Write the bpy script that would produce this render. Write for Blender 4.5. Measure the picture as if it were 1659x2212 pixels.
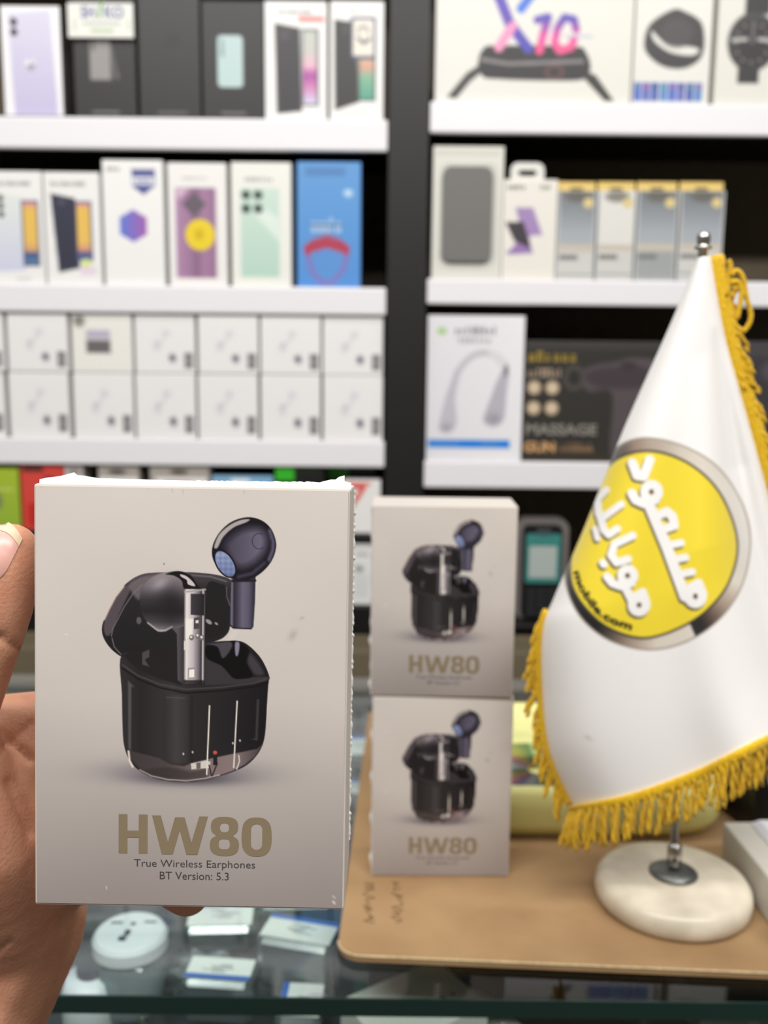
import bpy, bmesh, math, random
import numpy as np
from mathutils import Vector, Matrix

random.seed(4)
rng = np.random.default_rng(4)
scene = bpy.context.scene
col = scene.collection
for o in list(bpy.data.objects):
    bpy.data.objects.remove(o)

# ------------------------------------------------------------------ camera
FPX, PITCH, ROLL, CAMH = 2050.0, math.radians(9.0), 0.0105, 0.312
FW = Vector((0, math.cos(PITCH), -math.sin(PITCH)))
R0, U0 = Vector((1, 0, 0)), Vector((0, math.sin(PITCH), math.cos(PITCH)))
RT = R0 * math.cos(ROLL) + U0 * math.sin(ROLL)
UP = U0 * math.cos(ROLL) - R0 * math.sin(ROLL)
CL = Vector((0, 0, CAMH))
cd = bpy.data.cameras.new('camera')
cam = bpy.data.objects.new('camera', cd)
col.objects.link(cam)
m = Matrix((RT, UP, -FW)).transposed().to_4x4()
m.translation = CL
cam.matrix_world = m
cd.sensor_fit = 'VERTICAL'
cd.sensor_height = 36.0
cd.lens = FPX / 2212 * 36.0
cd.clip_start = 0.01
cd.dof.use_dof = True
cd.dof.focus_distance = 0.252
cd.dof.aperture_fstop = cd.lens / 2.5
scene.camera = cam

# ------------------------------------------------------------------ world, lamps, exposure
w = bpy.data.worlds.new('world')
scene.world = w
w.use_nodes = True
w.node_tree.nodes['Background'].inputs[0].default_value = (0.96, 0.97, 1.0, 1)
w.node_tree.nodes['Background'].inputs[1].default_value = 0.3


def area(name, loc, sx, sy, power, target, colr=(1, 0.985, 0.96)):
    l = bpy.data.lights.new(name, 'AREA')
    l.shape = 'RECTANGLE'
    l.size, l.size_y, l.energy, l.color = sx, sy, power, colr
    o = bpy.data.objects.new(name, l)
    col.objects.link(o)
    o.location = loc
    o.rotation_euler = (Vector(target) - Vector(loc)).to_track_quat('-Z', 'Y').to_euler()


area('ceiling_light_tube', (0.0, -0.60, 1.66), 2.8, 0.14, 34, (0.0, 0.55, 0.2))
area('ceiling_light_tube', (0.1, 0.66, 1.66), 2.8, 0.14, 10, (0.1, 0.70, 0.0))

vs = scene.view_settings
vs.view_transform = 'Standard'
vs.look = 'None'
vs.gamma = 1.0
vs.use_curve_mapping = False
vs.exposure = 0.66


# ------------------------------------------------------------------ measuring helpers
def ray(px, py):
    return RT * ((px - 829.5) / FPX) + UP * (-(py - 1106.0) / FPX) + FW


def at_y(px, py, Y):
    d = ray(px, py)
    return CL + d * (Y / d.y)


def at_z(px, py, Z):
    d = ray(px, py)
    return CL + d * ((Z - CAMH) / d.z)


def at_d(px, py, dep):
    return CL + ray(px, py) * dep


def lin(c):
    c = np.asarray(c, dtype=float) / 255.0
    return np.where(c <= 0.04045, c / 12.92, ((c + 0.055) / 1.055) ** 2.4)


# ------------------------------------------------------------------ materials
MATS = {}


def mat(name, rgb, rough=0.5, metal=0.0, spec=0.5, noise=0.0, nscale=40.0, bump=0.0, bscale=300.0,
        sss=0.0, sheen=0.0, coat=0.0, trans=0.0, ior=1.45, rgb2=None):
    if name in MATS:
        return MATS[name]
    mt = bpy.data.materials.new(name)
    mt.use_nodes = True
    nt = mt.node_tree
    b = nt.nodes['Principled BSDF']
    c = lin(rgb)
    b.inputs['Base Color'].default_value = (*c, 1)
    b.inputs['Roughness'].default_value = rough
    b.inputs['Metallic'].default_value = metal
    b.inputs['Specular IOR Level'].default_value = spec
    b.inputs['IOR'].default_value = ior
    b.inputs['Transmission Weight'].default_value = trans
    b.inputs['Sheen Weight'].default_value = sheen
    b.inputs['Coat Weight'].default_value = coat
    if sss:
        b.inputs['Subsurface Weight'].default_value = sss
        b.inputs['Subsurface Radius'].default_value = (1.0, 0.35, 0.2)
        b.inputs['Subsurface Scale'].default_value = 0.004
    tc = nt.nodes.new('ShaderNodeTexCoord')
    if noise:
        n = nt.nodes.new('ShaderNodeTexNoise')
        n.inputs['Scale'].default_value = nscale
        n.inputs['Detail'].default_value = 6
        nt.links.new(tc.outputs['Object'], n.inputs['Vector'])
        r = nt.nodes.new('ShaderNodeValToRGB')
        r.color_ramp.elements[0].position = 0.3
        r.color_ramp.elements[1].position = 0.7
        c2 = lin(rgb2) if rgb2 is not None else c * (1 - noise)
        r.color_ramp.elements[0].color = (*c2, 1)
        r.color_ramp.elements[1].color = (*c, 1)
        nt.links.new(n.outputs['Fac'], r.inputs['Fac'])
        nt.links.new(r.outputs['Color'], b.inputs['Base Color'])
    if bump:
        n2 = nt.nodes.new('ShaderNodeTexNoise')
        n2.inputs['Scale'].default_value = bscale
        n2.inputs['Detail'].default_value = 4
        nt.links.new(tc.outputs['Object'], n2.inputs['Vector'])
        bp = nt.nodes.new('ShaderNodeBump')
        bp.inputs['Strength'].default_value = bump
        bp.inputs['Distance'].default_value = 0.001
        nt.links.new(n2.outputs['Fac'], bp.inputs['Height'])
        nt.links.new(bp.outputs['Normal'], b.inputs['Normal'])
    MATS[name] = mt
    return mt


def print_mat(name, rough=0.45, bump=0.0, bscale=200.0, sheen=0.0, spec=0.5):
    """printed card or cloth: the ink colours come from the mesh's own colour attribute"""
    if name in MATS:
        return MATS[name]
    mt = mat(name, (200, 200, 200), rough=rough, bump=bump, bscale=bscale, sheen=sheen, spec=spec)
    nt = mt.node_tree
    a = nt.nodes.new('ShaderNodeAttribute')
    a.attribute_name = 'Col'
    nt.links.new(a.outputs['Color'], nt.nodes['Principled BSDF'].inputs['Base Color'])
    return mt


def clear_mat(name, tint, gloss=0.05, mixw=1.0, rough=0.02, body=None, body_w=0.0):
    """clear sheet: tinted see-through with a Fresnel gloss, plus a little milky body"""
    if name in MATS:
        return MATS[name]
    mt = bpy.data.materials.new(name)
    mt.use_nodes = True
    nt = mt.node_tree
    nt.nodes.remove(nt.nodes['Principled BSDF'])
    out = nt.nodes['Material Output']
    t = nt.nodes.new('ShaderNodeBsdfTransparent')
    t.inputs[0].default_value = (*lin(tint), 1)
    g = nt.nodes.new('ShaderNodeBsdfGlossy')
    g.inputs['Roughness'].default_value = rough
    lw = nt.nodes.new('ShaderNodeLayerWeight')
    lw.inputs[0].default_value = .5
    pw = nt.nodes.new('ShaderNodeMath')
    pw.operation = 'POWER'
    pw.inputs[1].default_value = 4.5
    f = nt.nodes.new('ShaderNodeMath')
    f.operation = 'MULTIPLY_ADD'
    f.inputs[1].default_value = .9
    f.inputs[2].default_value = gloss
    nt.links.new(lw.outputs['Facing'], pw.inputs[0])
    nt.links.new(pw.outputs[0], f.inputs[0])
    mx = nt.nodes.new('ShaderNodeMixShader')
    nt.links.new(f.outputs[0], mx.inputs[0])
    last = t.outputs[0]
    if body is not None:
        d = nt.nodes.new('ShaderNodeBsdfDiffuse')
        d.inputs[0].default_value = (*lin(body), 1)
        m2 = nt.nodes.new('ShaderNodeMixShader')
        m2.inputs[0].default_value = body_w
        nt.links.new(last, m2.inputs[1])
        nt.links.new(d.outputs[0], m2.inputs[2])
        last = m2.outputs[0]
    nt.links.new(last, mx.inputs[1])
    nt.links.new(g.outputs[0], mx.inputs[2])
    nt.links.new(mx.outputs[0], out.inputs[0])
    MATS[name] = mt
    return mt


# ------------------------------------------------------------------ object helpers
def tag(o, label=None, cat=None, group=None, kind=None):
    if label: o['label'] = label
    if cat: o['category'] = cat
    if group: o['group'] = group
    if kind: o['kind'] = kind
    return o


def mesh_obj(name, verts, faces, mt, parent=None, smooth=False, world=False):
    me = bpy.data.meshes.new(name)
    vs_ = [Vector(v) for v in verts]
    if world and parent is not None:
        inv = parent.matrix_basis.inverted()
        if parent.parent is not None:
            inv = (parent.parent.matrix_basis @ parent.matrix_basis).inverted()
        vs_ = [inv @ v for v in vs_]
    me.from_pydata([tuple(v) for v in vs_], [], faces)
    if mt: me.materials.append(mt)
    if smooth:
        me.polygons.foreach_set('use_smooth', [True] * len(me.polygons))
    o = bpy.data.objects.new(name, me)
    col.objects.link(o)
    if parent is not None: o.parent = parent
    return o


def bm_obj(name, bm, mt, parent=None, smooth=False):
    me = bpy.data.meshes.new(name)
    bmesh.ops.recalc_face_normals(bm, faces=bm.faces)
    bm.to_mesh(me)
    bm.free()
    if mt: me.materials.append(mt)
    if smooth:
        me.polygons.foreach_set('use_smooth', [True] * len(me.polygons))
    o = bpy.data.objects.new(name, me)
    col.objects.link(o)
    if parent is not None: o.parent = parent
    return o


def empty(name, loc, rz=0.0):
    o = bpy.data.objects.new(name, None)
    o.empty_display_size = 0.02
    col.objects.link(o)
    o.location = loc
    o.rotation_euler = (0, 0, rz)
    o.matrix_basis  # evaluate
    return o


def box_bm(x0, x1, y0, y1, z0, z1, bev=0.0, seg=2):
    bm = bmesh.new()
    bmesh.ops.create_cube(bm, size=1.0)
    for v in bm.verts:
        v.co = Vector((x0 + (v.co.x + .5) * (x1 - x0), y0 + (v.co.y + .5) * (y1 - y0), z0 + (v.co.z + .5) * (z1 - z0)))
    if bev:
        bmesh.ops.bevel(bm, geom=list(bm.edges), offset=bev, segments=seg, affect='EDGES', profile=0.6)
    return bm


def lathe(prof, n=48):
    """profile of (r, z) -> verts, faces"""
    V, F = [], []
    for r, z in prof:
        for i in range(n):
            a = 2 * math.pi * i / n
            V.append((r * math.cos(a), r * math.sin(a), z))
    for k in range(len(prof) - 1):
        for i in range(n):
            j = (i + 1) % n
            F.append((k * n + i, k * n + j, (k + 1) * n + j, (k + 1) * n + i))
    F.append(tuple(range((len(prof) - 1) * n, len(prof) * n)))
    F.append(tuple(reversed(range(n))))
    return V, F


def tube(pts, rad, n=6, flat=None):
    pts = [Vector(p) for p in pts]
    if not hasattr(rad, '__len__'): rad = [rad] * len(pts)
    V, F = [], []
    ref = Vector((0, 1, 0))
    for k, p in enumerate(pts):
        t = (pts[min(k + 1, len(pts) - 1)] - pts[max(k - 1, 0)])
        t = t.normalized() if t.length > 1e-9 else Vector((0, 0, 1))
        a = t.cross(ref)
        a = a.normalized() if a.length > 1e-6 else t.cross(Vector((1, 0, 0))).normalized()
        b = t.cross(a).normalized()
        for i in range(n):
            th = 2 * math.pi * i / n
            V.append(p + a * (rad[k] * math.cos(th)) + b * (rad[k] * math.sin(th) * (flat or 1.0)))
    for k in range(len(pts) - 1):
        for i in range(n):
            j = (i + 1) % n
            F.append((k * n + i, k * n + j, (k + 1) * n + j, (k + 1) * n + i))
    F.append(tuple(reversed(range(n))))
    F.append(tuple(range((len(pts) - 1) * n, len(pts) * n)))
    return V, F


def prism(pts, y0, y1):
    """outline in x,z extruded along y"""
    n = len(pts)
    V = [(x, y0, z) for x, z in pts] + [(x, y1, z) for x, z in pts]
    F = [tuple(range(n)), tuple(reversed(range(n, 2 * n)))]
    for i in range(n):
        j = (i + 1) % n
        F.append((j, i, n + i, n + j))
    return V, F


def rrect(x0, x1, z0, z1, r, n=6):
    P = []
    for cx, cz, a0 in ((x1 - r, z1 - r, 0), (x0 + r, z1 - r, 90), (x0 + r, z0 + r, 180), (x1 - r, z0 + r, 270)):
        for k in range(n + 1):
            a = math.radians(a0 + 90 * k / n)
            P.append((cx + r * math.cos(a), cz + r * math.sin(a)))
    return P


def spline(pts, n=8, closed=True):
    pts = np.asarray(pts, float)
    N = len(pts)
    out = []
    rngk = range(N if closed else N - 1)
    for i in rngk:
        if closed:
            p0, p1, p2, p3 = pts[(i - 1) % N], pts[i], pts[(i + 1) % N], pts[(i + 2) % N]
        else:
            p0, p1, p2, p3 = pts[max(i - 1, 0)], pts[i], pts[i + 1], pts[min(i + 2, N - 1)]
        for k in range(n):
            t = k / n
            out.append(0.5 * ((2 * p1) + (-p0 + p2) * t + (2 * p0 - 5 * p1 + 4 * p2 - p3) * t * t + (-p0 + 3 * p1 - 3 * p2 + p3) * t ** 3))
    if not closed: out.append(pts[-1])
    return np.array(out)


# ------------------------------------------------------------------ ink painter (flat print; carton fronts also carry some painted shading)
class Ink:
    def __init__(s, X, Y, base):
        s.X, s.Y = X, Y
        s.C = np.empty((len(X), 3))
        s.C[:] = base

    def put(s, idx, m_, c):
        c = np.asarray(c(s.X[idx], s.Y[idx]) if callable(c) else c, float)
        s.C[idx] = s.C[idx] * (1 - m_[:, None]) + c * m_[:, None]

    def near(s, pts, pad):
        p = np.asarray(pts)
        return np.nonzero((s.X > p[:, 0].min() - pad) & (s.X < p[:, 0].max() + pad) &
                          (s.Y > p[:, 1].min() - pad) & (s.Y < p[:, 1].max() + pad))[0]

    def poly(s, pts, c, soft=1.6, alpha=1.0):
        p = np.asarray(pts, float)
        idx = s.near(p, soft * 1.5)
        if not len(idx): return
        x, y = s.X[idx], s.Y[idx]
        d2 = np.full(len(idx), 1e18)
        ins = np.zeros(len(idx), bool)
        for i in range(len(p)):
            a, b = p[i], p[(i + 1) % len(p)]
            ex, ey = b - a
            L = ex * ex + ey * ey + 1e-12
            t = np.clip(((x - a[0]) * ex + (y - a[1]) * ey) / L, 0, 1)
            d2 = np.minimum(d2, (x - a[0] - t * ex) ** 2 + (y - a[1] - t * ey) ** 2)
            cnd = (a[1] > y) != (b[1] > y)
            xi = a[0] + (y - a[1]) / (ey if abs(ey) > 1e-12 else 1e-12) * ex
            ins ^= cnd & (x < xi)
        sd = np.sqrt(d2) * np.where(ins, -1, 1)
        s.put(idx, np.clip(.5 - sd / soft, 0, 1) * alpha, c)

    def line(s, pts, wd, c, soft=1.6, alpha=1.0):
        p = np.asarray(pts, float)
        idx = s.near(p, wd + soft * 1.5)
        if not len(idx): return
        x, y = s.X[idx], s.Y[idx]
        d2 = np.full(len(idx), 1e18)
        for i in range(len(p) - 1):
            a, b = p[i], p[i + 1]
            ex, ey = b - a
            L = ex * ex + ey * ey + 1e-12
            t = np.clip(((x - a[0]) * ex + (y - a[1]) * ey) / L, 0, 1)
            d2 = np.minimum(d2, (x - a[0] - t * ex) ** 2 + (y - a[1] - t * ey) ** 2)
        s.put(idx, np.clip(.5 - (np.sqrt(d2) - wd / 2) / soft, 0, 1) * alpha, c)

    def ell(s, cx, cy, rx, ry, c, rot=0.0, soft=1.6, alpha=1.0, gauss=False):
        r = max(rx, ry) * (2.4 if gauss else 1) + soft * 2
        idx = s.near([(cx - r, cy - r), (cx + r, cy + r)], 0)
        if not len(idx): return
        a = math.radians(rot)
        dx, dy = s.X[idx] - cx, s.Y[idx] - cy
        u, v = (dx * math.cos(a) + dy * math.sin(a)) / rx, (-dx * math.sin(a) + dy * math.cos(a)) / ry
        q = np.sqrt(u * u + v * v)
        if gauss:
            mk = np.exp(-q * q * 1.6)
        else:
            mk = np.clip(.5 - (q - 1) * min(rx, ry) / soft, 0, 1)
        s.put(idx, mk * alpha, c)

    def rect(s, x0, y0, x1, y1, c, soft=1.6, alpha=1.0):
        s.poly([(x0, y0), (x1, y0), (x1, y1), (x0, y1)], c, soft, alpha)


def gx(x0, c0, x1, c1):
    c0, c1 = np.array(c0, float), np.array(c1, float)
    return lambda X, Y: c0 + (c1 - c0) * np.clip((X - x0) / (x1 - x0), 0, 1)[:, None]


def gy(y0, c0, y1, c1):
    c0, c1 = np.array(c0, float), np.array(c1, float)
    return lambda X, Y: c0 + (c1 - c0) * np.clip((Y - y0) / (y1 - y0), 0, 1)[:, None]


def stops(axis, ps, cs):
    cs = np.array(cs, float)
    def f(X, Y):
        t = X if axis == 'x' else Y
        return np.stack([np.interp(t, ps, cs[:, k]) for k in range(3)], 1)
    return f


def grid_mesh(name, xs, zs, y, px, py, paint, mt):
    """flat panel in local x,z; px,py give the picture coordinate of each column and row"""
    nx, nz = len(xs), len(zs)
    XX, ZZ = np.meshgrid(xs, zs)
    co = np.stack([XX.ravel(), np.full(nx * nz, y), ZZ.ravel()], 1)
    PX, PY = np.meshgrid(px, py)
    C = paint(PX.ravel(), PY.ravel())
    return grid_from(name, co, nx, nz, C, mt)


def grid_from(name, co, nx, nz, C, mt, smooth=False):
    me = bpy.data.meshes.new(name)
    i = np.arange(nx * nz).reshape(nz, nx)
    q = np.stack([i[:-1, :-1], i[1:, :-1], i[1:, 1:], i[:-1, 1:]], -1).reshape(-1, 4)
    me.vertices.add(nx * nz)
    me.vertices.foreach_set('co', co.astype(np.float32).ravel())
    me.loops.add(q.size)
    me.loops.foreach_set('vertex_index', q.astype(np.int32).ravel())
    me.polygons.add(len(q))
    me.polygons.foreach_set('loop_start', (np.arange(len(q)) * 4).astype(np.int32))
    me.update(calc_edges=True)
    if C is not None:
        at = me.attributes.new('Col', 'FLOAT_COLOR', 'POINT')
        rgba = np.ones((nx * nz, 4), np.float32)
        rgba[:, :3] = lin(np.clip(C, 0, 255))
        at.data.foreach_set('color', rgba.ravel())
    me.materials.append(mt)
    if smooth:
        me.polygons.foreach_set('use_smooth', [True] * len(me.polygons))
    me.validate()
    return me


def link(name, me, parent=None):
    o = bpy.data.objects.new(name, me)
    col.objects.link(o)
    if parent is not None: o.parent = parent
    return o


TXT = {}


def text_geo(s, bold=0.0):
    """outline letters as flat mesh, normalised to a 0..1 box (y up)"""
    k = (s, bold)
    if k not in TXT:
        cu = bpy.data.curves.new('letters', 'FONT')
        cu.body = s
        cu.offset = bold
        cu.resolution_u = 3
        o = bpy.data.objects.new('letters', cu)
        col.objects.link(o)
        dg = bpy.context.evaluated_depsgraph_get()
        me = bpy.data.meshes.new_from_object(o.evaluated_get(dg))
        P = np.array([v.co[:2] for v in me.vertices])
        F = [tuple(p.vertices) for p in me.polygons]
        bpy.data.objects.remove(o)
        bpy.data.curves.remove(cu)
        bpy.data.meshes.remove(me)
        mn, mx = P.min(0), P.max(0)
        TXT[k] = ((P - mn) / (mx - mn), F)
    return TXT[k]


def front_text(parent, s, rect, fmap, mt, y=-0.0005, bold=0.0, shear=0.0, name='lettering'):
    """rect = picture x0,y0,x1,y1 ; fmap picture -> local x,z"""
    if s[0] == '~':                                   # lettering too blurred to read: a row of short strokes
        P, F, n_ = [], [], int(s[1:])
        rr = random.Random(n_)
        for k in range(n_):
            a, b = (k + .08) / n_, (k + rr.uniform(.5, .86)) / n_
            lo_, hi_ = (0, 1) if rr.random() < .6 else (0, .72)
            for (q0, q1, q2, q3) in ((a, a + (b - a) * .38, lo_, hi_), (b - (b - a) * .32, b, lo_, hi_), (a, b, .4, .58)):
                F.append(tuple(range(len(P), len(P) + 4)))
                P += [(q0, q2), (q1, q2), (q1, q3), (q0, q3)]
    else:
        P, F = text_geo(s, bold)
    x0, y0, x1, y1 = rect
    V = []
    for u, v in P:
        x, z = fmap(x0 + (x1 - x0) * u + shear * v * (y1 - y0), y1 + (y0 - y1) * v)
        V.append((x, y, z))
    return mesh_obj(name, V, F, mt, parent)


# =================================================================== LARGE STRUCTURE
YS = 1.38                       # front of the shelving
M_black = mat('black_laminate', (23, 22, 22), rough=0.45)
M_back = mat('brown_back_board', (104, 92, 74), rough=0.7, noise=0.15)
M_white = mat('white_laminate', (236, 234, 238), rough=0.4)
M_olive = mat('olive_brown_cabinet', (112, 102, 82), rough=0.5, noise=0.08, nscale=6)

fl = bm_obj('floor', box_bm(-2.2, 2.2, -1.6, 1.8, -1.0, -0.95), mat('grey_floor_tile', (120, 114, 106), rough=0.35, noise=0.1, nscale=8))
tag(fl, 'grey tiled floor of the shop', kind='structure')
wl = bm_obj('wall_back', box_bm(-2.2, 2.2, 1.80, 1.90, -0.95, 1.75), mat('dark_wall_paint', (58, 52, 46), rough=0.8, noise=0.08))
tag(wl, 'dark painted wall behind the shelving', kind='structure')

M_wall = mat('warm_grey_wall', (168, 162, 154), rough=.8, noise=.06, nscale=5)
for nm, bx, lb in (('wall_left', (-2.3, -2.2, -1.6, 1.9, -.95, 1.75), 'plain warm grey side wall'), ('wall_right', (2.2, 2.3, -1.6, 1.9, -.95, 1.75), 'plain warm grey side wall'),
                   ('wall_front', (-2.2, 2.2, -1.7, -1.6, -.95, 1.75), 'plain warm grey wall behind the viewer')):
    tag(bm_obj(nm, box_bm(*bx), M_wall), lb, kind='structure')
tag(bm_obj('ceiling', box_bm(-2.3, 2.3, -1.7, 1.9, 1.75, 1.80), mat('white_ceiling', (236, 234, 230), rough=.8, noise=.04, nscale=5)), 'white ceiling of the shop', kind='structure')

# vertical dark post between both units, measured at the shelf front
XC0, XC1 = at_y(835, 650, YS).x, at_y(921, 650, YS).x
XL, XR = -0.95, 0.98


def zline(px, py):
    return at_y(px, py, YS).z


LEFT = [(254, 323, 'w'), (617, 677, 'w'), (949, 1006, 'w'), (1150, 1168, 'b'), (1305, 1366, 'b')]
RIGHT = [(222, 290, 'w'), (605, 660, 'w'), (999, 1057, 'w'), (1350, 1366, 'b')]
ztop_l = [zline(420, a) for a, b, c in LEFT]
ztop_r = [zline(1290, a) for a, b, c in RIGHT]
CABZ = zline(830, 1372)


def shelving(x0, x1, rows, cx, label, post):
    r = empty('shelving_unit', ((x0 + x1) / 2, YS, CABZ))
    tag(r, label, 'shelf unit')
    L = r.location
    def part(name, bx, mt, bev=0.002):
        a = [bx[0] - L.x, bx[1] - L.x, bx[2] - L.y, bx[3] - L.y, bx[4] - L.z, bx[5] - L.z]
        return bm_obj(name, box_bm(*a, bev=bev), mt, r)
    part('back_panel', (x0, x1, YS + .27, YS + .285, CABZ, 1.05), M_back)
    if post:
        part('side_panel', (XC0, XC1, YS - .002, YS + .285, CABZ, 1.05), M_black)
        part('side_panel', (x0 - .03, x0, YS, YS + .285, CABZ, 1.05), M_black)
    else:
        part('side_panel', (x1, x1 + .03, YS, YS + .285, CABZ, 1.05), M_black)
    for a, b, c in rows:
        zt, zb = zline(cx, a), zline(cx, b)
        if c == 'w':                                  # black board with a white front edge
            bo = part('shelf_board', (x0, x1, YS + .0125, YS + .27, zt - .022, zt), M_black)
            bm_obj('front_edge', box_bm(x0 - L.x, x1 - L.x, 0, .012, zb - L.z, zt - L.z, bev=.003), M_white, bo)
        else:
            part('shelf_board', (x0, x1, YS, YS + .27, zb, zt), M_black, 0.003)
    zt = max(zline(cx, rows[0][0]), 0) + .30
    part('shelf_board', (x0, x1, YS, YS + .27, zt, zt + .045), M_white, 0.003)
    return r


shelving(XL, XC0 - .0005, LEFT, 420, 'black shelving unit with white boards holding phone cartons', True)
shelving(XC1 + .0005, XR, RIGHT, 1290, 'black shelving unit with white boards holding watch and massager cartons', False)

cb = empty('base_cabinet', (0, YS - .02, -0.95))
tag(cb, 'low olive brown cabinet underneath the shelving units', 'cabinet')
bm_obj('body', box_bm(XL - .05, XR + .05, .022, .35, 0, CABZ + .95 - .0005, bev=.003), M_olive, cb)
for k in range(4):
    xa = XL + k * (XR - XL) / 4
    bm_obj('door', box_bm(xa + .002, xa + (XR - XL) / 4 - .002, 0, .021, .08, CABZ + .95 - .02, bev=.002), M_olive, cb)

# ------------------------------------------------------------------ glass counter
YG0, YG1, ZD = at_z(829, 2157, 0.0).y, 0.87, -0.092
ct = empty('display_counter', (0, YG0, -0.95))
tag(ct, 'glass display counter with a green edged glass top', 'counter')
def cpart(name, bx, mt, bev=0.0):
    a = [bx[0], bx[1], bx[2] - YG0, bx[3] - YG0, bx[4] + .95, bx[5] + .95]
    return bm_obj(name, box_bm(*a, bev=bev), mt, ct)
M_glass = clear_mat('counter_glass', (243, 248, 247))
cpart('glass_top', (-.8, .8, YG0 + .0015, YG1, -.010, -.0005), M_glass)
cpart('glass_edge', (-.8, .8, YG0, YG0 + .0012, -.010, -.0005), mat('green_glass_edge', (20, 46, 42), rough=.12, spec=.6))
cpart('front_glass', (-.8, .8, YG0 + .004, YG0 + .010, -.60, -.0105), M_glass)
cpart('deck', (-.8, .8, YG0 + .012, YG1 - .01, ZD - .008, ZD), mat('grey_mirror_deck', (62, 69, 73), rough=.25, noise=.12, nscale=10))
cpart('plinth', (-.8, .8, YG0 + .02, YG1 - .02, -.95, -.60), M_black)
cpart('back_panel', (-.8, .8, YG1 - .009, YG1 - .002, -.60, -.0105), mat('dark_sliding_door', (52, 60, 58), rough=.2))
cpart('back_rail', (-.8, .8, YG1, YG1 + .025, -.03, .006), mat('grey_aluminium', (120, 118, 112), rough=.4, metal=.4), bev=.003)

# ------------------------------------------------------------------ cardboard on the counter
M_card = mat('brown_cardboard', (164, 133, 95), rough=.75, noise=.2, nscale=22, rgb2=(148, 116, 80), bump=.1, bscale=500)
pA, pB = at_z(730, 2050, .004), at_z(797, 1538, .004)
pC = at_z(1659, 2088, .004)
xr = .36
slope = (pC.y - pA.y) / (pC.x - pA.x)
cbo = empty('cardboard_sheet', (.15, .6, 0))
tag(cbo, 'brown cardboard sheet with a rounded corner lying on the glass counter', 'cardboard')
yA = at_z(820, 2064, .004).y
outl = []
for k in range(9):                                # rounded front left corner
    a = math.radians(180 + 90 * k / 8)
    rr = .013
    outl.append((pA.x + rr + rr * math.cos(a), yA + rr + rr * math.sin(a)))
outl += [(xr, yA + slope * (xr - pA.x)), (xr, pB.y), (pB.x, pB.y)]
V = [(x - .15, y - .6, .0002) for x, y in outl] + [(x - .15, y - .6, .004) for x, y in outl]
n = len(outl)
F = [tuple(reversed(range(n))), tuple(range(n, 2 * n))] + [(i, (i + 1) % n, n + (i + 1) % n, n + i) for i in range(n)]
mesh_obj('sheet', V, F, M_card, cbo)
V, F = [], []
for i in range(len(outl) - 4, -1, -1):
    pass
ed = [Vector((x - .15, y - .6, .0035)) for x, y in outl[:10]]
V, F = tube(ed, .0007, 5)
mesh_obj('torn_edge', V, F, mat('pale_cardboard_edge', (206, 182, 140), rough=.8, noise=.3, nscale=300), cbo)
# pencilled scrawl near the left border
V, F = [], []
for cx in (797, 858):
    py = 1905
    pts = []
    while py < 1995:
        pts.append(at_z(cx + random.uniform(-13, 13), py, .0043) - Vector((.15, .6, 0)))
        py += random.uniform(2, 6) * (1 if random.random() < .8 else -1)
    a, b = tube(pts, .00033, 4)
    F += [tuple(i + len(V) for i in f) for f in b]
    V += a
mesh_obj('scribble', V, F, mat('faint_pencil', (122, 98, 66), rough=.8), cbo)

# =================================================================== EARPHONE CARTONS
BW, BH, BD = .0832, .1133, .036
QX0, QX1, QY0, QY1 = 72.0, 757.0, 1053.0, 1961.0        # picture frame of the carton's front


def zz(pts):
    return [(180 + a * .29831, 1080 + b * .29831) for a, b in pts]


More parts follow.
